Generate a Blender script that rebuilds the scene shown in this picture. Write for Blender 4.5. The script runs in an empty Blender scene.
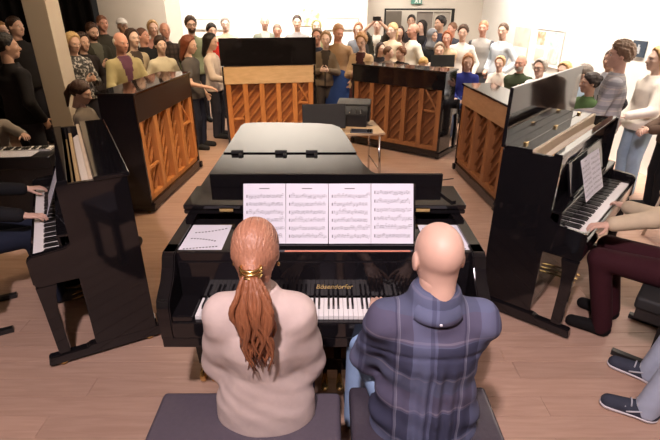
import bpy, bmesh, math, random
import numpy as np
from mathutils import Vector, Matrix
random.seed(7)
rng = np.random.default_rng(5)
S = bpy.context.scene
COL = S.collection
PI = math.pi
R = math.radians

# ------------------------------------------------------------------ camera, world, lights, exposure
cam = bpy.data.cameras.new('camera'); cam.sensor_width = 36.0; cam.lens = 470 / 660 * 36.0
camo = bpy.data.objects.new('camera', cam); COL.objects.link(camo)
camo.location = (0, 0, 2.095); camo.rotation_euler = (R(65), 0, 0)
cam.clip_start = 0.05
S.camera = camo
S.view_settings.view_transform = 'Standard'; S.view_settings.look = 'None'
S.view_settings.gamma = 1.0; S.view_settings.use_curve_mapping = False
S.view_settings.exposure = 0.12
w = bpy.data.worlds.new('world'); S.world = w; w.use_nodes = True
w.node_tree.nodes['Background'].inputs[0].default_value = (1, .86, .74, 1)
w.node_tree.nodes['Background'].inputs[1].default_value = 0.02

def area(name, loc, target, size, power, color, spread=180, sy=None):
    l = bpy.data.lights.new(name, 'AREA'); l.energy = power; l.color = color; l.size = size
    if sy: l.shape = 'RECTANGLE'; l.size_y = sy
    l.spread = R(spread)
    o = bpy.data.objects.new(name, l); COL.objects.link(o); o.location = loc
    o.rotation_euler = (Vector(target) - Vector(loc)).to_track_quat('-Z', 'Y').to_euler()
    return o
def spot(name, loc, target, power, color, angle=60, blend=.5, radius=.08):
    l = bpy.data.lights.new(name, 'SPOT'); l.energy = power; l.color = color
    l.spot_size = R(angle); l.spot_blend = blend; l.shadow_soft_size = radius
    o = bpy.data.objects.new(name, l); COL.objects.link(o); o.location = loc
    o.rotation_euler = (Vector(target) - Vector(loc)).to_track_quat('-Z', 'Y').to_euler()
    return o
WARM = (1.0, .80, .60); PINK = (1.0, .82, .86); NEUT = (1.0, .90, .80)
spot('stage_lamp', (-.45, -.5, 4.1), (.1, 1.8, .6), 730, PINK, 80, .35, .10)
spot('stage_lamp_right', (.9, -.2, 4.1), (1.9, 2.5, .2), 150, PINK, 70, .6, .12)
area('wall_lamp_back', (-1.2, 9.0, 4.2), (-1.2, 11.0, 1.2), 3.0, 135, NEUT, 100, .2)
area('wall_lamp_right', (3.30, 6.6, 4.2), (4.12, 6.7, 1.9), 7.0, 210, NEUT, 80, .2)
area('room_lamp_far', (1.8, 8.5, 4.2), (2.0, 9.6, 0), .8, 85, NEUT, 130)
area('room_lamp_middle', (-1.0, 5.2, 4.2), (-1.5, 6.8, .6), .8, 68, (1, .70, .40), 120)
area('room_lamp_left', (-3.0, 6.0, 4.2), (-3.0, 7.4, 0), .6, 26, WARM, 150)

# ------------------------------------------------------------------ materials
MATS = {}
def nodes_of(name):
    m = bpy.data.materials.new(name); m.use_nodes = True
    nt = m.node_tree; b = nt.nodes['Principled BSDF']
    return m, nt, b
def mat(name, col, rough=.6, metal=0, var=.12, scale=9, bump=0, coat=0, spec=.5, stretch=(1, 1, 1), sheen=0):
    if name in MATS: return MATS[name]
    m, nt, b = nodes_of(name)
    tc = nt.nodes.new('ShaderNodeTexCoord'); mp = nt.nodes.new('ShaderNodeMapping')
    mp.inputs['Scale'].default_value = stretch
    nz = nt.nodes.new('ShaderNodeTexNoise'); nz.inputs['Scale'].default_value = scale; nz.inputs['Detail'].default_value = 4
    nt.links.new(tc.outputs['Object'], mp.inputs[0]); nt.links.new(mp.outputs[0], nz.inputs['Vector'])
    mx = nt.nodes.new('ShaderNodeMix'); mx.data_type = 'RGBA'
    mx.inputs['A'].default_value = tuple(max(0, c * (1 - var)) for c in col[:3]) + (1,)
    mx.inputs['B'].default_value = tuple(min(1, c * (1 + var)) for c in col[:3]) + (1,)
    nt.links.new(nz.outputs[0], mx.inputs['Factor']); nt.links.new(mx.outputs['Result'], b.inputs['Base Color'])
    b.inputs['Roughness'].default_value = rough; b.inputs['Metallic'].default_value = metal
    b.inputs['Specular IOR Level'].default_value = spec
    if coat: b.inputs['Coat Weight'].default_value = coat; b.inputs['Coat Roughness'].default_value = .03
    if sheen: b.inputs['Sheen Weight'].default_value = sheen
    if bump:
        bp = nt.nodes.new('ShaderNodeBump'); bp.inputs['Strength'].default_value = bump; bp.inputs['Distance'].default_value = .01
        nt.links.new(nz.outputs[0], bp.inputs['Height']); nt.links.new(bp.outputs[0], b.inputs['Normal'])
    MATS[name] = m
    return m
def wood(name, c1, c2, rough=.45, stretch=(1, 12, 12), scale=3, rnd=.0, spec=.5):
    if name in MATS: return MATS[name]
    m, nt, b = nodes_of(name)
    tc = nt.nodes.new('ShaderNodeTexCoord'); mp = nt.nodes.new('ShaderNodeMapping'); mp.inputs['Scale'].default_value = stretch
    oi = nt.nodes.new('ShaderNodeObjectInfo')
    va = nt.nodes.new('ShaderNodeVectorMath'); va.operation = 'ADD'
    sc = nt.nodes.new('ShaderNodeVectorMath'); sc.operation = 'SCALE'; sc.inputs['Scale'].default_value = 37
    cb = nt.nodes.new('ShaderNodeCombineXYZ')
    for i in range(3): nt.links.new(oi.outputs['Random'], cb.inputs[i])
    nt.links.new(cb.outputs[0], sc.inputs[0]); nt.links.new(mp.outputs[0], va.inputs[0]); nt.links.new(sc.outputs[0], va.inputs[1])
    nz = nt.nodes.new('ShaderNodeTexNoise'); nz.inputs['Scale'].default_value = scale; nz.inputs['Detail'].default_value = 6; nz.inputs['Distortion'].default_value = .6
    nt.links.new(tc.outputs['Object'], mp.inputs[0]); nt.links.new(va.outputs[0], nz.inputs['Vector'])
    rp = nt.nodes.new('ShaderNodeValToRGB'); rp.color_ramp.elements[0].position = .3; rp.color_ramp.elements[1].position = .72
    rp.color_ramp.elements[0].color = tuple(c1) + (1,); rp.color_ramp.elements[1].color = tuple(c2) + (1,)
    nt.links.new(nz.outputs[0], rp.inputs[0])
    out = rp.outputs[0]
    if rnd:
        hs = nt.nodes.new('ShaderNodeHueSaturation'); mr = nt.nodes.new('ShaderNodeMapRange')
        mr.inputs['To Min'].default_value = 1 - rnd; mr.inputs['To Max'].default_value = 1 + rnd
        nt.links.new(oi.outputs['Random'], mr.inputs[0]); nt.links.new(mr.outputs[0], hs.inputs['Value'])
        nt.links.new(out, hs.inputs['Color']); out = hs.outputs[0]
    nt.links.new(out, b.inputs['Base Color'])
    b.inputs['Roughness'].default_value = rough; b.inputs['Specular IOR Level'].default_value = spec
    bp = nt.nodes.new('ShaderNodeBump'); bp.inputs['Strength'].default_value = .08; bp.inputs['Distance'].default_value = .004
    nt.links.new(nz.outputs[0], bp.inputs['Height']); nt.links.new(bp.outputs[0], b.inputs['Normal'])
    MATS[name] = m
    return m
def band(nt, src, freq, phase, lo, hi):
    """1 inside lo..hi of each period of src*freq+phase"""
    a = nt.nodes.new('ShaderNodeMath'); a.operation = 'MULTIPLY_ADD'; a.inputs[1].default_value = freq; a.inputs[2].default_value = phase
    nt.links.new(src, a.inputs[0])
    f = nt.nodes.new('ShaderNodeMath'); f.operation = 'FRACT'; nt.links.new(a.outputs[0], f.inputs[0])
    g = nt.nodes.new('ShaderNodeMath'); g.operation = 'GREATER_THAN'; g.inputs[1].default_value = lo; nt.links.new(f.outputs[0], g.inputs[0])
    l = nt.nodes.new('ShaderNodeMath'); l.operation = 'LESS_THAN'; l.inputs[1].default_value = hi; nt.links.new(f.outputs[0], l.inputs[0])
    k = nt.nodes.new('ShaderNodeMath'); k.operation = 'MULTIPLY'; nt.links.new(g.outputs[0], k.inputs[0]); nt.links.new(l.outputs[0], k.inputs[1])
    return k.outputs[0]
def plaid(name, base, layers, rough=.85, axes=('X', 'Z')):
    """layers: (axis, freq, phase, lo, hi, colour, strength)"""
    if name in MATS: return MATS[name]
    m, nt, b = nodes_of(name)
    tc = nt.nodes.new('ShaderNodeTexCoord'); sp = nt.nodes.new('ShaderNodeSeparateXYZ')
    nz = nt.nodes.new('ShaderNodeTexNoise'); nz.inputs['Scale'].default_value = 6
    ad = nt.nodes.new('ShaderNodeVectorMath'); ad.operation = 'MULTIPLY_ADD'; ad.inputs[1].default_value = (.03, .03, .03)
    nt.links.new(nz.outputs['Color'], ad.inputs[0]); nt.links.new(tc.outputs['Object'], ad.inputs[2]); nt.links.new(tc.outputs['Object'], nz.inputs['Vector'])
    nt.links.new(ad.outputs[0], sp.inputs[0])
    n2 = nt.nodes.new('ShaderNodeTexNoise'); n2.inputs['Scale'].default_value = 14; n2.inputs['Detail'].default_value = 5
    nt.links.new(tc.outputs['Object'], n2.inputs['Vector'])
    mx = nt.nodes.new('ShaderNodeMix'); mx.data_type = 'RGBA'
    mx.inputs['A'].default_value = tuple(c * .75 for c in base) + (1,); mx.inputs['B'].default_value = tuple(c * 1.25 for c in base) + (1,)
    nt.links.new(n2.outputs[0], mx.inputs['Factor']); out = mx.outputs['Result']
    for ax, fr, ph, lo, hi, colr, st in layers:
        k = band(nt, sp.outputs[ax], fr, ph, lo, hi)
        s = nt.nodes.new('ShaderNodeMath'); s.operation = 'MULTIPLY'; s.inputs[1].default_value = st; nt.links.new(k, s.inputs[0])
        q = nt.nodes.new('ShaderNodeMix'); q.data_type = 'RGBA'; nt.links.new(s.outputs[0], q.inputs['Factor'])
        nt.links.new(out, q.inputs['A']); q.inputs['B'].default_value = tuple(colr) + (1,); out = q.outputs['Result']
    nt.links.new(out, b.inputs['Base Color']); b.inputs['Roughness'].default_value = rough
    b.inputs['Specular IOR Level'].default_value = .2
    MATS[name] = m
    return m
def cloth(c, kind='c'):
    return mat('fabric_%02x%02x%02x' % tuple(int(255 * min(1, v)) for v in c), c, .85, 0, .16, 14, .25, spec=.2)
def skin(c):
    return mat('skin_%02x%02x%02x' % tuple(int(255 * v) for v in c), c, .5, 0, .07, 20, .05, spec=.4)
def hairm(c):
    return mat('hair_%02x%02x%02x' % tuple(int(255 * v) for v in c), c, .5, 0, .35, 30, .5, stretch=(3, 3, .5), spec=.4)

BLACK = mat('black_polish', (.008, .007, .008), .06, 0, .05, 3, spec=.55)
SATIN = mat('black_satin', (.014, .013, .013), .32, 0, .1, 6)
MATTE = mat('black_matte', (.012, .012, .012), .7, 0, .1, 6)
BRASS = mat('brass', (.78, .55, .22), .25, 1, .1, 8)
CHROME = mat('chrome', (.7, .7, .7), .2, 1, .05, 8)
IVORY = mat('white_key', (.82, .80, .78), .22, 0, .03, 8)
EBONY = mat('black_key', (.012, .011, .011), .28, 0, .1, 8)
FELT = mat('red_felt', (.30, .045, .03), .95, 0, .2, 40)
PAPER = mat('paper', (.68, .68, .74), .8, 0, .02, 5, spec=.2)
INK = mat('ink', (.10, .10, .12), .8, 0, .05, 5)
INKPALE = mat('ink_pale', (.16, .16, .18), .8, 0, .05, 5)
LEATHER = mat('dark_leatherette', (.082, .068, .086), .42, 0, .15, 60, .12)
ORANGE = wood('orange_pine', (.40, .145, .033), (.58, .235, .06), .5, (9, 9, 1))
ORANGE2 = wood('soundboard_wood', (.27, .088, .018), (.38, .135, .03), .5, (1.5, 9, 9))
BROWN = wood('brown_beech', (.20, .078, .026), (.30, .125, .042), .5, (9, 9, 1))
BROWN2 = wood('brown_soundboard', (.11, .038, .012), (.18, .066, .02), .5, (9, 9, 2))
RIBO = wood('rib_pine', (.33, .115, .025), (.47, .185, .045), .5, (9, 9, 1))
RIBB = wood('rib_beech', (.15, .056, .018), (.23, .09, .029), .5, (9, 9, 1))
TAN = wood('tan_board', (.55, .37, .19), (.66, .46, .25), .55, (2, 9, 9))
TANBR = wood('brown_board', (.34, .18, .08), (.44, .25, .12), .55, (2, 9, 9))
HAMMER = wood('hammer_wood', (.42, .28, .12), (.58, .42, .2), .6, (8, 8, 8))
PLANK = wood('floor_plank', (.41, .262, .19), (.50, .332, .248), .38, (1.2, 14, 14), 2.5, rnd=.06, spec=.35)
FLOORB = wood('floor_base', (.25, .15, .10), (.45, .28, .20), .45, (1, 7, 7), 2)
WALLW = mat('white_wall', (.86, .84, .80), .9, 0, .015, 2, spec=.2)
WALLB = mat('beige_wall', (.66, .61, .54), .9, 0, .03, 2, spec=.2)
WALLP = mat('pillar_plaster', (.52, .46, .38), .9, 0, .03, 4, spec=.2)
CURT = mat('black_curtain', (.006, .005, .005), .95, 0, .2, 6, spec=.05)
CEILM = mat('ceiling_paint', (.72, .69, .64), .9, 0, .02, 2, spec=.1)

# ------------------------------------------------------------------ mesh helpers
def tag(o, label=None, cat=None, group=None, kind=None):
    if label: o['label'] = label
    if cat: o['category'] = cat
    if group: o['group'] = group
    if kind: o['kind'] = kind
    return o
def empty(name, loc=(0, 0, 0), rz=0, label=None, cat=None, group=None):
    o = bpy.data.objects.new(name, None); COL.objects.link(o)
    o.location = loc; o.rotation_euler = (0, 0, rz); o.empty_display_size = .1
    return tag(o, label, cat, group)
def link(name, me, m=None, parent=None, loc=None, rot=None):
    o = bpy.data.objects.new(name, me); COL.objects.link(o)
    if m is not None and len(me.materials) == 0:
        for q in (m if isinstance(m, (list, tuple)) else [m]): me.materials.append(q)
    if parent: o.parent = parent
    if loc is not None: o.location = loc
    if rot is not None: o.rotation_euler = rot
    return o
def mesh_np(V, Fq, mats=None, idx=None, smooth=True, name='m'):
    """V (n,3); Fq list of (k,4)/(k,3) int arrays"""
    if not isinstance(Fq, list): Fq = [Fq]
    me = bpy.data.meshes.new(name)
    V = np.asarray(V, np.float32)
    loops = np.concatenate([f.reshape(-1) for f in Fq]).astype(np.int32)
    tot = np.concatenate([np.full(len(f), f.shape[1], np.int32) for f in Fq])
    st = np.concatenate([[0], np.cumsum(tot)[:-1]]).astype(np.int32)
    me.vertices.add(len(V)); me.vertices.foreach_set('co', V.reshape(-1))
    me.loops.add(len(loops)); me.loops.foreach_set('vertex_index', loops)
    me.polygons.add(len(tot)); me.polygons.foreach_set('loop_start', st)
    me.polygons.foreach_set('use_smooth', np.full(len(tot), smooth))
    if mats:
        for m in mats: me.materials.append(m)
    if idx is not None: me.polygons.foreach_set('material_index', np.asarray(idx, np.int32))
    me.update(calc_edges=True); me.validate()
    return me
BOXC = {}
def box_mesh(sx, sy, sz, bev=.004, m=None, seg=2):
    key = (round(sx, 4), round(sy, 4), round(sz, 4), bev, m.name if m else None)
    if key in BOXC: return BOXC[key]
    bm = bmesh.new(); bmesh.ops.create_cube(bm, size=1)
    bmesh.ops.scale(bm, vec=(sx, sy, sz), verts=bm.verts)
    b = min(bev, .3 * min(sx, sy, sz))
    if b > 0: bmesh.ops.bevel(bm, geom=bm.edges[:], offset=b, segments=seg, affect='EDGES', profile=.5)
    me = bpy.data.meshes.new('box'); bm.to_mesh(me); bm.free()
    if m: me.materials.append(m)
    BOXC[key] = me
    return me
def box(name, x0, x1, y0, y1, z0, z1, m, parent=None, bev=.004, rot=None, seg=2):
    me = box_mesh(x1 - x0, y1 - y0, z1 - z0, bev, m, seg)
    return link(name, me, None, parent, ((x0 + x1) / 2, (y0 + y1) / 2, (z0 + z1) / 2), rot)
def prism(name, pts, axis, a0, a1, m, parent=None, bev=.004, smooth=False):
    """extrude polygon pts (2D) along axis ('x': pts are (y,z); 'z': pts are (x,y); 'y': pts are (x,z))"""
    bm = bmesh.new()
    def P(p, a):
        return {'x': (a, p[0], p[1]), 'y': (p[0], a, p[1]), 'z': (p[0], p[1], a)}[axis]
    A = [bm.verts.new(P(p, a0)) for p in pts]; B = [bm.verts.new(P(p, a1)) for p in pts]
    bm.faces.new(A); bm.faces.new(B[::-1])
    n = len(pts)
    for i in range(n): bm.faces.new((A[i], B[i], B[(i + 1) % n], A[(i + 1) % n]))
    bmesh.ops.recalc_face_normals(bm, faces=bm.faces)
    if bev:
        ed = [e for e in bm.edges if len(e.link_faces) == 2 and e.calc_face_angle(0) > .5]
        bmesh.ops.bevel(bm, geom=ed, offset=bev, segments=2, affect='EDGES')
    me = bpy.data.meshes.new(name); bm.to_mesh(me); bm.free()
    return link(name, me, m, parent)
def bar(name, p0, p1, wd, th, m, parent=None, up=(0, 0, 1), bev=.003):
    p0 = Vector(p0); p1 = Vector(p1); d = p1 - p0; L = d.length; d.normalize()
    u = Vector(up); s = d.cross(u)
    if s.length < 1e-4: s = Vector((1, 0, 0))
    s.normalize(); u = s.cross(d)
    o = link(name, box_mesh(L, wd, th, bev, m), None, parent)
    o.matrix_local = Matrix.Translation((p0 + p1) / 2) @ Matrix((d, -s, u)).transposed().to_4x4()
    return o
def tube_arrays(pts, rad, n=8, caps=True):
    pts = [Vector(p) for p in pts]; V = []; F = []
    up = Vector((0, 0, 1))
    prev = None
    for i, p in enumerate(pts):
        t = (pts[min(i + 1, len(pts) - 1)] - pts[max(i - 1, 0)]).normalized()
        if prev is None:
            a = t.cross(up)
            if a.length < .05: a = t.cross(Vector((1, 0, 0)))
        else:
            a = prev - t * prev.dot(t)
        a.normalize(); prev = a; b = t.cross(a)
        r = rad[i] if isinstance(rad, (list, tuple)) else rad
        ra, rb = r if isinstance(r, (list, tuple)) else (r, r)
        for k in range(n):
            c = math.cos(2 * PI * k / n); s = math.sin(2 * PI * k / n)
            V.append(p + a * c * ra + b * s * rb)
    for i in range(len(pts) - 1):
        for k in range(n):
            F.append((i * n + k, i * n + (k + 1) % n, (i + 1) * n + (k + 1) % n, (i + 1) * n + k))
    V = np.array([tuple(v) for v in V]); T = []
    if caps:
        c0 = len(V); V = np.vstack([V, [tuple(pts[0])], [tuple(pts[-1])]])
        for k in range(n):
            T.append((c0, (k + 1) % n, k)); q = (len(pts) - 1) * n
            T.append((c0 + 1, q + k, q + (k + 1) % n))
    return V, np.array(F), np.array(T).reshape(-1, 3)
def tube(name, pts, rad, m, parent=None, n=8):
    V, F, T = tube_arrays(pts, rad, n)
    return link(name, mesh_np(V, [F, T] if len(T) else [F]), m, parent)
def lathe(name, prof, m, parent=None, n=16, loc=None, rot=None):
    V = []; F = []
    for r, z in prof:
        for k in range(n): V.append((r * math.cos(2 * PI * k / n), r * math.sin(2 * PI * k / n), z))
    for i in range(len(prof) - 1):
        for k in range(n): F.append((i * n + k, i * n + (k + 1) % n, (i + 1) * n + (k + 1) % n, (i + 1) * n + k))
    return link(name, mesh_np(np.array(V), np.array(F)), m, parent, loc, rot)
def poly_mesh(name, V, F, m, parent=None, smooth=False):
    me = bpy.data.meshes.new(name); me.from_pydata([tuple(v) for v in V], [], F)
    if smooth:
        for p in me.polygons: p.use_smooth = True
    me.update()
    return link(name, me, m, parent)

# ------------------------------------------------------------------ the room
def floor():
    X0, X1, Y0, Y1 = -4.4, 4.4, .75, 8.3
    x0, x1, y0, y1 = -8, 8, -3, 14.5
    V = [(x0, y0, 0), (x1, y0, 0), (x1, Y0, 0), (x0, Y0, 0), (x0, Y1, 0), (x1, Y1, 0), (x1, y1, 0), (x0, y1, 0),
         (X0, Y0, 0), (X0, Y1, 0), (X1, Y0, 0), (X1, Y1, 0),
         (X0, Y0, -.012), (X1, Y0, -.012), (X1, Y1, -.012), (X0, Y1, -.012)]
    F = [(0, 1, 2, 10, 8, 3), (4, 9, 11, 5, 6, 7), (3, 8, 9, 4), (10, 2, 5, 11), (12, 13, 14, 15), (8, 10, 13, 12), (10, 11, 14, 13), (11, 9, 15, 14), (9, 8, 12, 15)]
    fl = poly_mesh('floor', V, F, FLOORB); tag(fl, kind='structure')
    wd = .145; y = Y0
    while y < Y1 - .02:
        hh = min(wd, Y1 - y); x = X0 - random.uniform(0, 1.9)
        while x < X1:
            L = 1.9; a = max(x, X0); b = min(x + L, X1)
            if b - a > .05:
                o = box('plank', a + .0008, b - .0008, y + .0008, y + hh - .0008, -.012, 0, PLANK, fl, .0012, seg=1)
            x += L
        y += wd
floor()
def wall(name, p, q, z0, z1, m, th=.12):
    p = Vector((p[0], p[1], 0)); q = Vector((q[0], q[1], 0)); d = (q - p); L = d.length; a = math.atan2(d.y, d.x)
    o = link(name, box_mesh(L, th, z1 - z0, 0, m), None, None, ((p.x + q.x) / 2 - math.sin(a) * th / 2, (p.y + q.y) / 2 + math.cos(a) * th / 2, (z0 + z1) / 2), (0, 0, a))
    return tag(o, kind='structure')
ZC = 4.4
# back wall pieces (faces towards the camera)
wall('wall_back', (-3.2, 11.0), (.80, 11.0), 0, ZC, WALLW)
wall('wall_back_left', (-4.5, 10.0), (-3.2, 10.0), 0, ZC, WALLB)
wall('wall_back_return', (-3.2, 10.12), (-3.2, 11.12), 0, ZC, WALLB)
wall('wall_niche_return', (.68, 11.12), (.68, 11.9), 0, ZC, WALLB)
DX0, DX1, DZ = 1.24, 2.80, 1.93
wall('wall_niche_left', (.68, 11.6), (DX0, 11.6), 0, ZC, WALLB)
wall('wall_niche_right', (DX1, 11.6), (3.55, 11.6), 0, ZC, WALLB)
wall('wall_niche_top', (DX0, 11.6), (DX1, 11.6), DZ, ZC, WALLB)
RWA = (3.42, 11.7); RWB = (4.75, 1.6)
wall('wall_right', RWA, RWB, 0, ZC, WALLW)
wall('wall_right_near', RWB, (4.75, -3.0), 0, ZC, WALLB)
wall('wall_left', (-7.5, -3), (-7.5, 10.2), 0, ZC, WALLB)
wall('wall_front', (4.9, -3.0), (-7.5, -3.0), 0, ZC, WALLB)
tag(box('ceiling', -7.7, 5.2, -3.2, 14, ZC, ZC + .1, CEILM, None, 0), kind='structure')
tag(box('pillar', -3.575, -3.30, 6.0, 6.3, 0, ZC, WALLP, None, .006), kind='structure')
# black curtain hanging at the left, folded
def curtain():
    n = 260; V = []; F = []
    x0, y0, x1, y1 = -4.50, 9.75, -7.4, 7.4
    for i in range(n + 1):
        t = i / n; nx, ny = -(y1 - y0), (x1 - x0); l = math.hypot(nx, ny); o = .05 * math.sin(t * 130) + .02 * math.sin(t * 47 + 1)
        V += [(x0 + (x1 - x0) * t + nx / l * o, y0 + (y1 - y0) * t + ny / l * o, 0.02), (x0 + (x1 - x0) * t + nx / l * o, y0 + (y1 - y0) * t + ny / l * o, 4.35)]
    for i in range(n): F.append((2 * i, 2 * i + 1, 2 * i + 3, 2 * i + 2))
    o = poly_mesh('stage_curtain', V, F, CURT, smooth=True)
    o.modifiers.new('thick', 'SOLIDIFY').thickness = .006
    tag(o, 'black stage curtain hanging in folds behind the white pillar', 'curtain')
curtain()
# doorway at the back right: black frame, corridor behind
dr = empty('door_1', (0, 11.6, 0)); tag(dr, kind='structure')
box('door_frame', DX0 - .01, DX0 + .025, -.03, .13, 0, DZ, MATTE, dr); box('door_frame', DX1 - .025, DX1 + .01, -.03, .13, 0, DZ, MATTE, dr)
box('door_frame', DX0 - .01, DX1 + .01, -.03, .13, DZ - .025, DZ + .01, MATTE, dr)
box('door_leaf', 1.98, 2.34, .05, .09, .01, DZ - .06, mat('taupe_door', (.22, .19, .165), .5), dr)
box('door_leaf', 2.36, 2.74, .05, .09, .01, DZ - .06, mat('beige_door', (.46, .41, .35), .5), dr)
wall('wall_corridor', (.6, 13.4), (3.4, 13.4), 0, ZC, WALLW)
wall('wall_corridor_left', (1.0, 11.75), (1.0, 13.4), 0, ZC, WALLB)
wall('wall_corridor_right', (3.3, 13.4), (3.3, 11.75), 0, ZC, WALLB)
tag(box('wall_corridor_panel', 1.3, 1.85, 13.2, 13.38, 0, 1.86, mat('grey_panel', (.25, .23, .21), .6), None, .01), kind='structure')
l = bpy.data.lights.new('corridor_lamp', 'POINT'); l.energy = 60; l.color = NEUT; l.shadow_soft_size = .2
lo = bpy.data.objects.new('corridor_lamp', l); COL.objects.link(lo); lo.location = (2.0, 12.6, 3.2)
# exit sign
ex = empty('exit_sign', (1.93, 11.56, 2.05), 0, 'small green emergency exit sign above the black-framed doorway', 'sign')
box('housing', -.12, .12, -.02, .04, -.02, .13, mat('sign_green', (.10, .30, .24), .5), ex)
W_ = mat('sign_white', (.75, .8, .75), .5)
prism('running_figure', [(-.05, .0), (-.03, .0), (-.01, .03), (.015, .0), (.035, .01), (.01, .05), (.03, .06), (.03, .075), (-.01, .085), (-.045, .06), (-.02, .055)], 'y', -.026, -.019, W_, ex, 0)
lathe('running_head', [(0, -.003), (.013, -.003), (.013, .003), (0, .003)], W_, ex, 10, (.018, -.022, .1), (PI / 2, 0, 0))
prism('door_symbol', [(.05, 0), (.09, 0), (.09, .11), (.05, .11)], 'y', -.026, -.019, W_, ex, 0)

# ------------------------------------------------------------------ pictures on the walls
def picture(name, label, loc, yaw, wd, ht, frame, fills, fw=.012, th=.02):
    """fills: (x0,x1,z0,z1,material) in 0..1 of the picture"""
    e = empty(name, loc, yaw, label, 'picture')
    box('backing', 0, wd, -th * .6, 0, 0, ht, fills[0], e, .001)
    if frame:
        for a in ((0, wd, 0, fw), (0, wd, ht - fw, ht)): box('frame', a[0], a[1], -th, 0, a[2], a[3], frame, e, .001)
        for a in ((0, fw), (wd - fw, wd)): box('frame', a[0], a[1], -th, 0, fw, ht - fw, frame, e, .001)
    for x0, x1, z0, z1, m in fills[1:]:
        box('print', x0 * wd, x1 * wd, -th * .75, -th * .5, z0 * ht, z1 * ht, m, e, .0005)
    return e
def blotch(name, c1, c2, c3, scale=6):
    if name in MATS: return MATS[name]
    m, nt, b = nodes_of(name)
    tc = nt.nodes.new('ShaderNodeTexCoord'); nz = nt.nodes.new('ShaderNodeTexNoise'); nz.inputs['Scale'].default_value = scale; nz.inputs['Detail'].default_value = 3
    nt.links.new(tc.outputs['Object'], nz.inputs['Vector']); rp = nt.nodes.new('ShaderNodeValToRGB')
    rp.color_ramp.elements[0].position = .36; rp.color_ramp.elements[1].position = .62
    rp.color_ramp.elements[0].color = tuple(c1) + (1,); rp.color_ramp.elements[1].color = tuple(c3) + (1,)
    e = rp.color_ramp.elements.new(.5); e.color = tuple(c2) + (1,)
    nt.links.new(nz.outputs[0], rp.inputs[0]); nt.links.new(rp.outputs[0], b.inputs['Base Color']); b.inputs['Roughness'].default_value = .6
    MATS[name] = m
    return m
WHITEP = mat('white_print', (.8, .8, .78), .7)
rwd = Vector((RWB[0] - RWA[0], RWB[1] - RWA[1], 0)).normalized(); ryaw = math.atan2(rwd.y, rwd.x)
def on_right(s, z):
    return (RWA[0] + rwd.x * s + math.sin(ryaw) * .004, RWA[1] + rwd.y * s - math.cos(ryaw) * .004, z)

# ------------------------------------------------------------------ sheet music
def ink_mesh(wd, ht, rows, seed, title=True, density=26):
    """staves, notes, stems and beams as thin quads on a page (x 0..wd, y 0..ht); returns V,F"""
    r = random.Random(seed); V = []; F = []
    def q(x0, y0, x1, y1):
        i = len(V); V.extend([(x0, y0, 0), (x1, y0, 0), (x1, y1, 0), (x0, y1, 0)]); F.append((i, i + 1, i + 2, i + 3))
    top = ht * (.86 if title else .93); step = (top - ht * .06) / rows
    if title: q(wd * .38, ht * .91, wd * .62, ht * .925)
    for k in range(rows):
        y0 = top - (k + 1) * step + step * .30; sp = step * .085
        for j in range(5): q(wd * .07, y0 + j * sp - .0003, wd * .93, y0 + j * sp + .0003)
        x = wd * .13; n = density
        q(wd * .075, y0, wd * .095, y0 + 4 * sp)
        while x < wd * .91:
            b = r.choice([1, 2, 2, 3, 4]); base = r.uniform(-1, 4)
            for m in range(b):
                yy = y0 + (base + r.uniform(-1, 1)) * sp
                q(x, yy - sp * .35, x + sp * 1.05, yy + sp * .35)
                q(x + sp * .9, yy, x + sp * 1.05, yy + sp * 2.6)
                if m < b - 1: q(x + sp * .9, yy + sp * 2.3, x + wd * .74 / n + sp, yy + sp * 2.7)
                x += wd * .74 / n
            x += wd * .35 / n
            if r.random() < .25: q(x - .0005, y0, x + .0005, y0 + 4 * sp); x += .004
    return V, F
def page(parent, name, M, wd, ht, seed, rows=6, title=True, ink=INKPALE, th=.0012):
    """a paper page with print; M maps page x,y,normal into parent space"""
    o = link(name, box_mesh(wd, ht, th, 0, PAPER), None, parent); o.matrix_local = M @ Matrix.Translation((wd / 2, ht / 2, 0))
    if rows:
        V, F = ink_mesh(wd, ht, rows, seed, title)
        i = poly_mesh('notation', V, F, ink, o); i.matrix_local = Matrix.Translation((-wd / 2, -ht / 2, th / 2 + .0004))
    return o
def frame3(o, x, y):
    x = Vector(x).normalized(); y = Vector(y); y = (y - x * y.dot(x)).normalized(); z = x.cross(y)
    return Matrix.Translation(Vector(o)) @ Matrix((x, y, z)).transposed().to_4x4()

# ------------------------------------------------------------------ keyboards
WK = None
def keyboard(parent, x0, yfront, ztop, sgn=1, length=.15):
    """52 white and 36 black keys along +x from x0; fronts at yfront, running to yfront+sgn*length"""
    pw = .0235; wm = box_mesh(pw - .0012, length, .022, .0015, IVORY); 
    bmh = bpy.data.meshes.get('blackkey')
    if not bmh:
        w0, w1, l, h = .0115, .009, .095, .0125
        V = [(-w0 / 2, 0, 0), (w0 / 2, 0, 0), (w0 / 2, l, 0), (-w0 / 2, l, 0), (-w1 / 2, .010, h), (w1 / 2, .010, h), (w1 / 2, l, h), (-w1 / 2, l, h)]
        F = [(0, 3, 2, 1), (4, 5, 6, 7), (0, 1, 5, 4), (1, 2, 6, 5), (2, 3, 7, 6), (3, 0, 4, 7)]
        bmh = bpy.data.meshes.new('blackkey'); bmh.from_pydata(V, [], F); bmh.materials.append(EBONY)
    for i in range(52):
        link('white_key', wm, None, parent, (x0 + (i + .5) * pw, yfront + sgn * length / 2, ztop - .011))
        if i < 51 and (i % 7) in (0, 2, 3, 5, 6):     # A# C# D# F# G#
            j = i + 1
            link('black_key', bmh, None, parent, (x0 + j * pw, yfront + sgn * (length - .096), ztop), (0, 0, 0 if sgn > 0 else PI))

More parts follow.
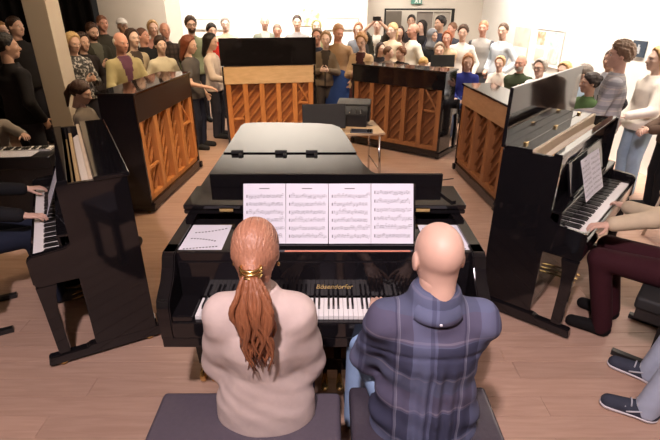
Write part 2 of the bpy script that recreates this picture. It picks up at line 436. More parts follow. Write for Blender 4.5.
# ------------------------------------------------------------------ the grand piano
GX = -.03
def grand():
    g = empty('grand_piano', (GX, 1.80, 0), 0, 'long black polished grand piano with closed lid in the middle', 'piano')
    Y = lambda y: y - 1.80
    out = [(-.775, 1.98), (-.778, 3.0), (-.785, 4.36), (-.77, 4.43), (-.71, 4.455), (-.45, 4.46), (-.10, 4.43), (.04, 4.38), (.105, 4.28), (.14, 4.1), (.18, 3.8), (.215, 3.5), (.25, 3.27), (.30, 3.08), (.38, 2.95), (.50, 2.84), (.62, 2.74), (.72, 2.62), (.765, 2.48), (.775, 2.35), (.775, 1.98)]
    out = [(x, Y(y)) for x, y in out]
    def offs(P, d):
        r = []
        for i, p in enumerate(P):
            a = Vector(P[max(i - 1, 0)]); b = Vector(P[min(i + 1, len(P) - 1)]); t = (b - a).normalized()
            r.append((p[0] + t.y * d, p[1] - t.x * d))
        return r
    inn = offs(out, .055)
    # rim : a strip of wall thickness between the two outlines
    V = []; F = []; n = len(out)
    for (a, b) in zip(out, inn): V += [(a[0], a[1], .62), (a[0], a[1], 1.0), (b[0], b[1], 1.0), (b[0], b[1], .62)]
    for i in range(n - 1):
        for k in range(4): F.append((4 * i + k, 4 * i + 4 + k, 4 * i + 4 + (k + 1) % 4, 4 * i + (k + 1) % 4))
    F += [(0, 1, 2, 3), (4 * n - 1, 4 * n - 2, 4 * n - 3, 4 * n - 4)]
    poly_mesh('rim', V, F, BLACK, g)
    innc = [(x, max(y, Y(2.46))) for x, y in inn]
    prism('soundboard', innc, 'z', .66, .69, TAN, g, 0)
    prism('iron_plate', [(x, max(y, Y(2.45))) for x, y in offs(out, .08)], 'z', .85, .87, mat('gold_plate', (.5, .34, .12), .4, .8), g, 0)
    # arms with curved cheeks
    prof = [(0, .615), (-.005, .70), (.0, .80), (.015, .835), (.05, .86), (.10, .89), (.14, .935), (.165, .985), (.185, 1.0), (.27, 1.0), (.27, .615)]
    for s in (-1, 1):
        prism('arm', prof, 'x', *sorted((s * .715, s * .778)), BLACK, g, .006)
        box('key_block', *sorted((s * .617, s * .716)), .008, .19, .64, .752, BLACK, g, .006)
    box('keybed', -.775, .775, .0, .5, .575, .635, BLACK, g, .005)
    box('key_slip', -.715, .715, -.002, .024, .635, .722, BLACK, g, .005)
    box('key_frame', -.62, .62, .03, .2, .64, .715, MATTE, g, .002)
    keyboard(g, -.611, .027, .742)
    fb = box('fallboard', -.715, .715, .187, .207, .738, .945, BLACK, g, .006)
    # lettering
    cu = bpy.data.curves.new('lettering', 'FONT'); cu.body = 'B\u00f6sendorfer'; cu.size = .036; cu.align_x = 'CENTER'; cu.extrude = .0006; cu.shear = .25
    tmp = bpy.data.objects.new('tmp', cu); me = bpy.data.meshes.new_from_object(tmp); bpy.data.objects.remove(tmp)
    lt = link('lettering', me, mat('gold_leaf', (.85, .62, .25), .3, .9), g, (.05, .1862, .790), (PI / 2, 0, 0)); lt['label'] = 'gold maker lettering on the fallboard'
    # music shelf, felt rail and desk
    box('music_shelf', -.718, .718, .20, .60, .955, .985, BLACK, g, .005)
    box('rail', -.718, .718, .195, .225, .935, .992, BLACK, g, .005)
    box('red_strip', -.19, .42, .200, .212, .990, .9945, mat('copper_felt', (.62, .22, .14), .8), g, .001)
    bar('desk_ledge', (-.41, .262, .992), (.455, .262, .992), .04, .022, BLACK, g)
    d = box('music_desk', -.40, .46, -.006, .006, 0, .285, BLACK, g, .004); d.location = (.03, .365, 1.125); d.rotation_euler = (R(-25), 0, 0)
    bar('desk_prop', (-.2, .5, .99), (-.2, .40, 1.15), .02, .012, SATIN, g); bar('desk_prop', (.26, .5, .99), (.26, .40, 1.15), .02, .012, SATIN, g)
    # lid
    lidp = [(x, y) for x, y in offs(out, -.018)]
    lidp[0] = (-.793, Y(2.42)); lidp[-1] = (.793, Y(2.42))
    lidp = [lidp[0]] + [p for p in lidp[1:-1] if p[1] > Y(2.45)] + [lidp[-1]]
    prism('lid', lidp, 'z', 1.003, 1.030, BLACK, g, .005)
    # a second panel edge further back with three small black hinges
    cut = [p for p in lidp if p[1] > Y(3.49)]
    xr = .24
    back = [(-.79, Y(3.49))] + cut + [(xr, Y(3.49))]
    prism('lid_rear_panel', back, 'z', 1.0305, 1.040, BLACK, g, .003)
    for x in (-.68, -.345, -.11):
        h = box('hinge', x - .045, x + .045, Y(3.47), Y(3.495), 1.035, 1.058, MATTE, g, .003)
        box('hinge_plate', x + .02, x + .045, Y(3.415), Y(3.47), 1.031, 1.045, MATTE, g, .002)
    # folded front flap with its upturned lip
    fl = box('front_flap', -.793, .793, Y(2.415), Y(2.72), 1.034, 1.060, BLACK, g, .005)
    box('flap_lip', -.70, .715, Y(2.69), Y(2.715), 1.060, 1.145, BLACK, g, .004)
    for x in (-.55, 0, .55): box('flap_hinge', x - .04, x + .04, Y(2.405), Y(2.418), 1.022, 1.042, BRASS, g, .002)
    bar('prop_stick', (.73, Y(2.45), 1.066), (.66, Y(2.70), 1.066), .03, .012, BLACK, g)
    # inner dampers glimpsed between shelf and flap
    box('damper_rail', -.70, .70, .58, .62, .92, .955, mat('wine_felt', (.16, .03, .03), .9), g, .003)
    # legs with brass casters
    for x, y in ((-.70, Y(2.22)), (.70, Y(2.22)), (-.35, Y(4.05))):
        L = prism('leg', [(-.075, .62), (.075, .62), (.065, .45), (.045, .14), (-.045, .14), (-.065, .45)], 'y', -.055, .055, BLACK, g, .006); L.location = (x, y, 0)
        c = lathe('caster_socket', [(0, .155), (.04, .155), (.048, .13), (.034, .10), (.03, .09), (0, .09)], BRASS, L, 16)
        for s in (-1, 1): lathe('caster_wheel', [(0, -.016), (.036, -.016), (.044, -.010), (.044, .010), (.036, .016), (0, .016)], BRASS, L, 20, (s * .034, -.03, .044), (0, PI / 2, 0))
        box('caster_fork', -.012, .012, -.05, .02, .05, .10, BRASS, L, .003)
    # pedal lyre
    ly = box('lyre_box', -.17, .17, .36, .54, .10, .185, BLACK, g, .006)
    for s in (-1, 1): box('lyre_post', s * .075 - .022, s * .075 + .022, .44, .485, .18, .58, BLACK, g, .006)
    for s in (-1, 1): bar('lyre_brace', (s * .12, .53, .15), (s * .12, .95, .60), .014, .014, BRASS, g)
    for x in (-.085, 0, .085):
        V, F, T = tube_arrays([(x, .37, .115), (x, .32, .108), (x, .27, .098), (x, .23, .09), (x, .215, .082)], [(.012, .006), (.013, .006), (.018, .006), (.022, .006), (.012, .005)], 10)
        link('pedal', mesh_np(V, [F, T]), BRASS, g)
    return g
GRAND = grand()
# the open score on the desk: two four-page spreads side by side
def score(name, label, x0, seed):
    # sheet bottom (y=2.063,z=1.006) -> top (y=2.19,z=1.275)
    e = empty(name, (x0, 2.058, 1.006), 0, label, 'sheet music', 'open scores on the grand piano desk')
    up = Vector((0, .127, .269))
    page(e, 'page', frame3((0, 0, 0), (1, .008, 0), up), .2085, .297, seed, 6)
    page(e, 'page', frame3((.2095, 0.0017, 0), (1, -.008, 0), up), .2085, .297, seed + 1, 6, seed % 2 == 0)
score('sheet_music', 'open score pages on the left half of the grand piano music desk', -.428, 10)
score('sheet_music', 'open score pages on the right half of the grand piano music desk', -.006, 21)
def loose(x, y, label, flip):
    e = empty('loose_page', (x, y, .9865), 0, label, 'sheet')
    p = page(e, 'page', Matrix.Identity(4), .212, .297, 5, 0)
    V = []; F = []
    def dash(a, b, w=.0055):
        i = len(V); a = Vector(a); b = Vector(b); n = Vector((-(b - a).y, (b - a).x)).normalized() * w
        for q in (a - n, b - n, b + n, a + n): V.append((q.x, q.y, 0))
        F.append((i, i + 1, i + 2, i + 3))
    def curve(f, t0, t1, n):
        for k in range(n):
            a = t0 + (t1 - t0) * k / n; b = a + (t1 - t0) / n * .6; dash((a, f(a)), (b, f(b)))
    g = (lambda t: .212 - t) if flip else (lambda t: t)
    for f, t0, t1, n in ((lambda t: .18 + .9 * t * t * 1.6 + .02, .035, .20, 10), (lambda t: .135 - 1.6 * (t - .03) ** 2, .03, .17, 9), (lambda t: .02 + .16 * t, .02, .19, 11)):
        curve(f, t0, t1, n)
    if flip: V = [(.212 - a, b, c) for a, b, c in V]; F = [f[::-1] for f in F]
    i = poly_mesh('printed_curve', V, F, INK, p); i.matrix_local = Matrix.Translation((-.106, -.1485, .001))
loose(-.745, 2.015, 'white page with dotted curves lying left of the music desk', False)
loose(.478, 2.015, 'white page mostly hidden behind the bald man, right of the desk', True)

# ------------------------------------------------------------------ upright pianos
def upright(origin, ux, label, L=1.5, h=1.25, back='posts', wood_=(ORANGE, ORANGE2, None), lid='closed', keys=True, case=BLACK, nposts=5, cover_z=None, desk=True, group=None, braces=True):
    """local x along the length, local y from the back (0) to the player's side, z up"""
    e = empty('upright_piano', (origin[0], origin[1], 0), math.atan2(ux[1], ux[0]), label, 'piano', group)
    T = .035; D = .37
    post, sb, cov = wood_
    for x0 in (0, L - T):
        sp = prism('side_panel', [(.0, .05), (.0, h - .025), (D, h - .025), (D, .05)], 'x', x0, x0 + T, case, e, .004)
        prism('arm', [(D - .01, .585), (D - .01, .83), (D + .03, .80), (.58, .785), (.605, .765), (.605, .60), (.585, .585)], 'x', x0, x0 + T + .012 if x0 == 0 else x0 + T, case, e, .006)
        prism('front_leg', [(.49, .585), (.60, .585), (.592, .45), (.58, .09), (.515, .09), (.52, .40), (.51, .50)], 'x', x0, x0 + T + .012, case, e, .006)
        prism('toe_block', [(-.03, .022), (-.03, .10), (.40, .10), (.42, .085), (.64, .085), (.65, .022)], 'x', x0 - .002, x0 + T + .02, case, e, .006)
        for yy in (.05, .57):
            w_ = lathe('caster', [(0, -.012), (.02, -.012), (.024, 0), (.02, .012), (0, .012)], BRASS if back != 'A' else SATIN, e, 12, (x0 + T / 2, yy, .024), (0, PI / 2, 0))
    box('bottom_board', T, L - T, .12, D - .03, .06, .10, case, e)
    box('lower_panel', T, L - T, D - .05, D - .03, .10, .585, case, e, .004)
    box('keybed', T, L - T, .30, .60, .585, .64, case, e, .005)
    box('key_slip', T, L - T, .585, .603, .64, .715, case, e, .004)
    ty = D - .04
    up = box('upper_panel', T, L - T, ty - .02, ty, .80, h - .03, case, e, .004)
    if keys:
        kx = (L - 1.222) / 2
        for a, b in ((T + .012, kx - .003), (L - kx + .003, L - T)): box('key_block', a, b, .43, .58, .64, .745, case, e, .004)
        keyboard(e, kx, .58, .735, -1)
        box('fallboard', T, L - T, .412, .43, .735, .86, case, e, .005)
        box('music_shelf', T, L - T, ty, .43, .855, .872, case, e, .003)
        for dx in (-.07, 0, .07):
            V, F, T_ = tube_arrays([(L / 2 + dx, .33, .085), (L / 2 + dx, .42, .08), (L / 2 + dx, .47, .074), (L / 2 + dx, .49, .068)], [(.012, .005), (.015, .005), (.02, .005), (.012, .004)], 10)
            link('pedal', mesh_np(V, [F, T_]), BRASS, e)
    if desk:
        dk = box('music_desk', L * .5 - .42, L * .5 + .42, -.008, .008, -.12, .12, case, e, .004); dk.location = (L * .5, ty + .03, .99); dk.rotation_euler = (R(14), 0, 0)
        dk.data = box_mesh(.84, .016, .24, .004, case)
        bar('desk_lip', (L * .5 - .42, ty + .07, .880), (L * .5 + .42, ty + .07, .880), .03, .014, case, e)
    # the back: frame, posts, soundboard and its diagonal ribs
    if cover_z is None: cover_z = h - .30
    fz0, fz1 = .12, cover_z
    box('back_rail', T, L - T, .02, .10, fz0, fz0 + .06, post, e); 
    box('soundboard', T, L - T, .088, .10, fz0, cover_z + .1, sb, e, .001)
    xs = [T + .035 + (L - 2 * T - .07) * k / (nposts - 1) for k in range(nposts)]
    for x in xs: box('back_post', x - (.045 if nposts < 6 else .036), x + (.045 if nposts < 6 else .036), .006, .09, fz0 + .06, fz1 + .02, post, e, .005)
    # ribs clipped to the soundboard rectangle
    x0, x1, z0, z1 = T + .07, L - T - .07, fz0 + .06, fz1; sl = 1.15
    c = z0 - sl * x1
    while c < z1 - sl * x0:
        pts = []
        for x in (x0, x1):
            z = sl * x + c
            if z0 <= z <= z1: pts.append((x, z))
        for z in (z0, z1):
            x = (z - c) / sl
            if x0 < x < x1: pts.append((x, z))
        if len(pts) >= 2:
            pts.sort(); a, b = pts[0], pts[-1]
            if b[0] - a[0] > .08: bar('rib', (a[0], .074, a[1]), (b[0], .074, b[1]), .028, .03, RIBO if post is ORANGE else RIBB, e, up=(0, 1, 0))
        c += .165
    cm = cov or case
    box('back_cover', T * .5, L - T * .5, .0, .035, cover_z, h - .025, cm, e, .004)
    # small brace and dowel in the end bays
    if braces:
        bar('brace', (xs[-2] + .05, .03, fz1 - .30), (xs[-1] - .04, .03, fz1 - .30), .03, .03, post, e); bar('brace', (xs[0] + .04, .03, fz0 + .35), (xs[1] - .05, .03, fz0 + .35), .03, .03, post, e)
        bar('brace', (xs[-2] + .04, .04, fz1), (xs[-1] - .04, .04, fz1 - .28), .025, .02, post, e, up=(0, 1, 0))
    box('base_rail', T, L - T, -.012, .12, .03, .125, case, e, .005)
    # top
    if lid == 'closed':
        box('lid', -.012, L + .012, -.015, D + .02, h - .025, h, case, e, .005)
    elif lid == 'up':       # whole lid hinged along the back, standing upright
        box('lid', -.012, L + .012, -.012, .012, h - .018, h + .36, case, e, .005)
    elif lid == 'half':     # rear half flat, front half open
        box('lid', -.012, L + .012, -.015, .175, h - .025, h, case, e, .005)
    if lid in ('up', 'half'):
        if lid == 'up':
            box('top_plate', T, L - T, .014, .092, h - .035, h - .012, case, e, .003); box('top_plate', T, L - T, .096, .176, h - .035, h - .012, case, e, .003)
            for x in (.14, L * .5, L - .14): box('hinge', x - .02, x + .02, .082, .106, h - .014, h + .004, BRASS, e, .003)
        box('pin_block', T, L - T, .178, .200, h - .11, h - .010, mat('pale_maple', (.62, .50, .34), .5), e, .003)
        box('action_rail', T, L - T, .245, .268, h - .105, h - .075, HAMMER, e, .004)
        box('hammer_rail', T, L - T, .285, .297, h - .14, h - .12, HAMMER, e, .003)
        box('front_edge', T, L - T, ty - .022, ty + .03, h - .032, h - .012, case, e, .003)
        ham = box_mesh(.010, .07, .028, .003, mat('hammer_felt', (.62, .55, .42), .9))
        n = 44
        for k in range(n): link('hammer', ham, None, e, (T + .05 + (L - 2 * T - .1) * k / (n - 1), .228, h - .115 + .015 * math.sin(k * .07)), (R(-30), 0, 0))
    return e
A0 = (-1.18, 2.585); AU = (-.480, .877)
G0 = (2.10, 4.10); GU = (-.655, -.756)
PA = upright(A0, AU, 'black upright piano on the left, open top, seen from its end', 1.5, 1.20, lid='half')
for xx in (.05, 1.45):
    lathe('trolley_wheel', [(0, -.016), (.044, -.016), (.054, -.008), (.054, .008), (.044, .016), (0, .016)], SATIN, PA, 16, (xx, -.085, .055), (0, PI / 2, .5)); box('trolley_fork', xx - .03, xx + .03, -.10, -.02, .06, .15, SATIN, PA, .006)
PG = upright(G0, GU, 'glossy black upright piano on the right with lid raised vertically', 1.48, 1.25, lid='up')
PC = upright((-1.92, 4.66), (.087, .996), 'black upright piano with pale orange back posts facing the grand, on the left', 1.54, 1.28, wood_=(ORANGE, ORANGE2, SATIN))
PD = upright((-1.56, 7.06), (.985, .17), 'upright piano with tan back board and black lid raised, behind the grand', 1.36, 1.26, wood_=(ORANGE, ORANGE2, TAN), lid='up', keys=False, cover_z=.985, nposts=6)
PE = upright((.345, 7.46), (.80, -.60), 'black upright piano with brown back posts behind the small table', 1.52, 1.235, wood_=(BROWN, BROWN2, BLACK), keys=False, cover_z=.98, nposts=6)
PF = upright((1.69, 6.12), (.075, -.997), 'upright piano with plain brown back, left of the raised-lid piano', 1.44, 1.15, wood_=(BROWN, BROWN2, TANBR), keys=False, cover_z=.90, nposts=4, braces=False)
def wp(o, p):
    return (o.matrix_basis @ Vector(p)) if o.parent is None else Vector(p)
for o in (PA, PG, PC): pass
# scores on the uprights
def upright_score(po, L, x0, x1, label, h, ty=.33, seed=3, z0=.812, tilt=.09):
    c = math.cos(po.rotation_euler.z); s = math.sin(po.rotation_euler.z)
    e = empty('sheet_music', po.location, po.rotation_euler.z, label, 'sheet music')
    # seen from the player's side: page x runs against local x
    page(e, 'page', frame3((x1, ty + .135, z0), (-1, 0, 0), (0, -tilt, .27)), (x1 - x0) / 2 - .001, h, seed, 7)
    page(e, 'page', frame3(((x0 + x1) / 2, ty + .135, z0), (-1, .05, 0), (0, -tilt, .27)), (x1 - x0) / 2, h, seed + 3, 7, False)
upright_score(PA, 1.5, .52, .94, 'open score standing on the left upright piano above its keys', .30, seed=31, ty=.345, tilt=.125)
upright_score(PG, 1.48, .58, 1.0, 'open score leaning on the right raised-lid piano above its keys', .30, seed=41)

# low digital piano at the far left with an open page
def digital_piano():
    e = empty('digital_piano', (-3.35, 4.25, 0), R(8), 'dark low keyboard cabinet with an open page, at the far left edge', 'piano')
    box('cabinet', -.7, .66, 0, .36, .62, .74, SATIN, e, .01)
    box('back_panel', -.68, .64, .02, .05, .12, .62, SATIN, e, .004)
    for x in (-.70, .62): prism('side_leg', [(0, .62), (.36, .62), (.33, .05), (.42, .03), (.42, 0), (-.04, 0), (-.04, .03), (.03, .05)], 'x', x, x + .04, SATIN, e, .005)
    keyboard(e, -.63, .345, .758, -1, .13)
    return e
DP = digital_piano()
e = empty('open_score', (-3.12, 4.26, .7585), R(6), 'open white page lying flat on the dark keyboard cabinet', 'sheet music')
page(e, 'page', frame3((-.30, .0, 0), (1, 0, 0), (0, 1, 0)), .29, .20, 8, 4); page(e, 'page', frame3((-.005, .0, 0), (1, 0, 0), (0, 1, 0)), .29, .20, 9, 4)

# ------------------------------------------------------------------ benches
def bench(x0, x1, y0, y1, z, label, group=None, rz=0, feet='legs', thick=.085, cm=None):
    cx, cy = (x0 + x1) / 2, (y0 + y1) / 2; W = x1 - x0; Dp = y1 - y0
    e = empty('piano_bench', (cx, cy, 0), rz, label, 'bench', group)
    c = box('cushion', -W / 2, W / 2, -Dp / 2, Dp / 2, z - thick, z, cm or LEATHER, e, .022, seg=4)
    for p in c.data.polygons: p.use_smooth = True
    box('seat_frame', -W / 2 + .015, W / 2 - .015, -Dp / 2 + .015, Dp / 2 - .015, z - thick - .07, z - thick + .004, SATIN, e, .004)
    if feet == 'legs':
        for sx in (-1, 1):
            for sy in (-1, 1): box('leg', sx * (W / 2 - .05) - .025, sx * (W / 2 - .05) + .025, sy * (Dp / 2 - .05) - .025, sy * (Dp / 2 - .05) + .025, 0, z - thick - .06, SATIN, e, .005)
    else:
        for sx in (-1, 1):
            box('foot_bar', sx * (W / 2 - .06) - .022, sx * (W / 2 - .06) + .022, -Dp / 2 - .04, Dp / 2 + .04, 0, .035, SATIN, e, .004)
            box('leg', sx * (W / 2 - .06) - .02, sx * (W / 2 - .06) + .02, -.03, .03, .03, z - thick - .06, SATIN, e, .004)
    return e
bench(-.735, .045, 1.14, 1.565, .53, 'purplish black padded bench under the woman with the ponytail')
bench(.085, .695, 1.15, 1.60, .53, 'shiny black padded bench under the bald man', cm=mat('shiny_leatherette', (.05, .042, .055), .22, 0, .15, 60, .1))
# ------------------------------------------------------------------ small table with a laptop and a mixer behind the grand
def small_table():
    e = empty('folding_table', (.18, 5.62, 0), R(8), 'small pale wooden table behind the tail of the grand', 'table')
    box('table_top', -.42, .42, -.33, .33, .685, .71, mat('pale_table', (.5, .36, .22), .5, 0, .12, 4, stretch=(1, 8, 1)), e, .004)
    for sx in (-1, 1):
        for sy in (-1, 1): tube('leg', [(sx * .36, sy * .28, .69), (sx * .38, sy * .30, 0)], .013, CHROME, e)
        tube('leg_brace', [(sx * .375, -.29, .25), (sx * .375, .29, .25)], .009, CHROME, e)
    return e
small_table()
mo = empty('monitor', (-.07, 5.42, .711), R(4), 'black flat monitor seen from behind on the pale table', 'monitor')
pn = box('panel', -.25, .25, -.012, .012, -.14, .14, MATTE, mo, .012, seg=3); pn.location = (0, 0, .175); pn.rotation_euler = (R(-18), 0, 0)
box('stand_neck', -.03, .03, .02, .05, .0, .16, SATIN, mo); box('stand_foot', -.12, .12, -.03, .11, 0, .014, SATIN, mo)
bd = link('badge', box_mesh(.05, .002, .012, 0, CHROME), None, mo, (-.2, -.04, .10), (R(-18), 0, 0))
mi = empty('audio_mixer', (.30, 5.82, .711), R(-10), 'bulky black audio device with tilted top on the pale table', 'mixer')
prism('chassis', [(-.18, 0), (.15, 0), (.15, .12), (.10, .20), (-.17, .14)], 'x', -.17, .17, SATIN, mi, .006)
prism('top_cover', [(-.14, .26), (.06, .30), (.09, .275), (-.12, .235)], 'x', -.20, .20, mat('grey_plastic', (.05, .05, .05), .35), mi, .008)
for s in (-1, 1): box('side_handle', s * .185 - .015, s * .185 + .015, -.10, .06, .05, .26, SATIN, mi, .006)
for i in range(4):
    for j in range(3): lathe('knob', [(0, .012), (.007, .012), (.009, 0), (0, 0)], CHROME, mi, 8, (-.1 + .065 * i, -.14 + .05 * j, .15 + .011 * j))
cb = [(.42, 5.75, .715), (.50, 5.70, .713), (.60, 5.66, .69), (.62, 5.64, .4), (.63, 5.6, .06), (.70, 5.5, .008), (.95, 5.35, .008), (1.2, 5.6, .008), (1.6, 5.75, .008)]
tag(tube('power_cable', cb, .006, MATTE, None, 6), 'thin black cable hanging off the pale table to the floor', 'cable')
lp = empty('tablet', (.37, 5.42, .711), R(-6), 'flat dark tablet lying on the front of the pale table', 'tablet')
box('body', -.13, .13, -.09, .09, 0, .010, SATIN, lp, .004); box('screen', -.115, .115, -.078, .078, .0095, .0105, BLACK, lp, 0)

# music stand seen behind the brown-post piano
ms = empty('music_stand', (1.79, 7.84, 0), R(0), 'black music stand behind the right end of the brown-post piano', 'music stand')
d_ = box('desk', -.19, .19, -.008, .008, -.09, .09, MATTE, ms, .006); d_.location = (0, 0, 1.23); d_.rotation_euler = (R(-12), 0, 0)
tube('pole', [(0, .03, .03), (0, .03, 1.2)], .012, MATTE, ms)
for k in range(3): tube('foot', [(0, .03, .16), (.25 * math.cos(k * 2.1 + .5), .03 + .25 * math.sin(k * 2.1 + .5), .01)], .01, MATTE, ms)

# ------------------------------------------------------------------ people: distance fields turned into one closed skin
def surfnet(Fd, lo, h):
    """naive surface nets on grid Fd (negative inside) -> V (n,3), quads (m,4)"""
    s = Fd < 0
    nx, ny, nz = Fd.shape
    c = np.zeros((nx - 1, ny - 1, nz - 1), np.int8)
    for dx in (0, 1):
        for dy in (0, 1):
            for dz in (0, 1):
                c += s[dx:nx - 1 + dx, dy:ny - 1 + dy, dz:nz - 1 + dz]
    act = (c > 0) & (c < 8)
    I = np.argwhere(act)
    if len(I) == 0: return np.zeros((0, 3)), np.zeros((0, 4), np.int64)
    idx = -np.ones(act.shape, np.int64); idx[act] = np.arange(len(I))
    acc = np.zeros((len(I), 3)); cnt = np.zeros(len(I))
    for ax in range(3):
        o1, o2 = [a for a in range(3) if a != ax]
        for a in (0, 1):
            for b in (0, 1):
                A = I.copy(); A[:, o1] += a; A[:, o2] += b
                B = A.copy(); B[:, ax] += 1
                fa = Fd[A[:, 0], A[:, 1], A[:, 2]]; fb = Fd[B[:, 0], B[:, 1], B[:, 2]]
                m = (fa < 0) != (fb < 0)
                t = np.zeros(len(I)); t[m] = fa[m] / (fa[m] - fb[m])
                P = A.astype(float); P[:, ax] += t
                acc[m] += P[m]; cnt[m] += 1
    V = acc / cnt[:, None] * h + np.asarray(lo)
    Q = []
    for ax in range(3):
        o1, o2 = (ax + 1) % 3, (ax + 2) % 3
        sl0 = [slice(None)] * 3; sl1 = [slice(None)] * 3
        sl0[ax] = slice(0, -1); sl1[ax] = slice(1, None)
        d = s[tuple(sl0)] != s[tuple(sl1)]
        E = np.argwhere(d)
        n = np.array(Fd.shape)
        ok = (E[:, o1] > 0) & (E[:, o2] > 0) & (E[:, o1] < n[o1] - 1) & (E[:, o2] < n[o2] - 1)
        E = E[ok]
        if len(E) == 0: continue
        inside = s[E[:, 0], E[:, 1], E[:, 2]]
        def cell(a, b):
            C = E.copy(); C[:, o1] += a; C[:, o2] += b
            return idx[C[:, 0], C[:, 1], C[:, 2]]
        q = np.stack([cell(-1, -1), cell(0, -1), cell(0, 0), cell(-1, 0)], 1)
        q[~inside] = q[~inside][:, ::-1]
        Q.append(q)
    return V, np.concatenate(Q)
class Field:
    def __init__(s, lo, hi, h):
        s.lo = np.asarray(lo, float) - 2 * h; s.h = h
        s.n = np.ceil((np.asarray(hi, float) + 2 * h - s.lo) / h).astype(int) + 1
        s.F = np.full(s.n, .3, np.float32)
        s.ax = [(s.lo[i] + h * np.arange(s.n[i])).astype(np.float32) for i in range(3)]
    def win(s, lo, hi):
        a = np.clip(np.floor((np.asarray(lo) - s.lo) / s.h).astype(int), 0, s.n)
        b = np.clip(np.ceil((np.asarray(hi) - s.lo) / s.h).astype(int) + 1, 0, s.n)
        sl = tuple(slice(a[i], b[i]) for i in range(3))
        X = s.ax[0][sl[0]][:, None, None]; Y = s.ax[1][sl[1]][None, :, None]; Z = s.ax[2][sl[2]][None, None, :]
        return sl, X, Y, Z
    def put(s, sl, d, k):
        f = s.F[sl]
        if f.size == 0: return
        d = np.broadcast_to(d, f.shape)
        if k > 0:
            hh = np.maximum(k - np.abs(f - d), 0) / k
            s.F[sl] = np.minimum(f, d) - hh * hh * k * .25
        else: s.F[sl] = np.minimum(f, d)
    def cone(s, a, b, r1, r2, k=.03):
        a = np.asarray(a, float); b = np.asarray(b, float); m = max(r1, r2) + k + .05
        sl, X, Y, Z = s.win(np.minimum(a, b) - m, np.maximum(a, b) + m)
        ab = b - a; L = float(ab @ ab) + 1e-9
        t = np.clip(((X - a[0]) * ab[0] + (Y - a[1]) * ab[1] + (Z - a[2]) * ab[2]) / L, 0, 1)
        d = np.sqrt((X - a[0] - t * ab[0]) ** 2 + (Y - a[1] - t * ab[1]) ** 2 + (Z - a[2] - t * ab[2]) ** 2) - (r1 + (r2 - r1) * t)
        s.put(sl, d, k)
    def ell(s, c, r, k=.02, M=None, sub=False):
        c = np.asarray(c, float); r = np.asarray(r, float); m = max(r) + k + .05
        sl, X, Y, Z = s.win(c - m, c + m)
        x, y, z = X - c[0], Y - c[1], Z - c[2]
        if M is not None:
            M = np.asarray(M, float)
            x, y, z = M[0][0] * x + M[1][0] * y + M[2][0] * z, M[0][1] * x + M[1][1] * y + M[2][1] * z, M[0][2] * x + M[1][2] * y + M[2][2] * z
        q = np.sqrt((x / r[0]) ** 2 + (y / r[1]) ** 2 + (z / r[2]) ** 2)
        d = (q - 1) * min(r) if min(r) > .5 * max(r) else (q - 1) * q / np.maximum(np.sqrt((x / r[0] ** 2) ** 2 + (y / r[1] ** 2) ** 2 + (z / r[2] ** 2) ** 2), 1e-6)
        if sub:
            f = s.F[sl]; s.F[sl] = np.maximum(f, -np.broadcast_to(d, f.shape))
        else: s.put(sl, d, k)
    def loft(s, base, axis, lat, st, k=.03):
        """st rows: s, half-width, half-depth, depth offset; axis unit, lat unit (width direction)"""
        st = np.asarray(st, float); base = np.asarray(base, float); axis = np.asarray(axis, float); lat = np.asarray(lat, float); dep = np.cross(axis, lat)
        P = [base + axis * st[0, 0], base + axis * st[-1, 0]]; m = st[:, 1].max() + np.abs(st[:, 3]).max() + k + .06
        sl, X, Y, Z = s.win(np.minimum(*P) - m, np.maximum(*P) + m)
        x, y, z = X - base[0], Y - base[1], Z - base[2]
        t = x * axis[0] + y * axis[1] + z * axis[2]; u = x * lat[0] + y * lat[1] + z * lat[2]; v = x * dep[0] + y * dep[1] + z * dep[2]
        ti = np.clip(t, st[0, 0], st[-1, 0])
        a = np.interp(ti, st[:, 0], st[:, 1]); b = np.interp(ti, st[:, 0], st[:, 2]); o = np.interp(ti, st[:, 0], st[:, 3])
        d = (np.sqrt((u / a) ** 2 + ((v - o) / b) ** 2) - 1) * np.minimum(a, b)
        d = np.maximum(d, np.maximum(t - st[-1, 0], st[0, 0] - t))
        s.put(sl, d, k)
    def clip(s, p, n, keep_neg=True):
        """cut away the side of plane (p, n) where (x-p).n > 0"""
        p = np.asarray(p, float); n = np.asarray(n, float)
        d = (s.ax[0][:, None, None] - p[0]) * n[0] + (s.ax[1][None, :, None] - p[1]) * n[1] + (s.ax[2][None, None, :] - p[2]) * n[2]
        s.F = np.maximum(s.F, d)
    def mesh(s, off=0.0):
        return surfnet(s.F - off, s.lo, s.h)

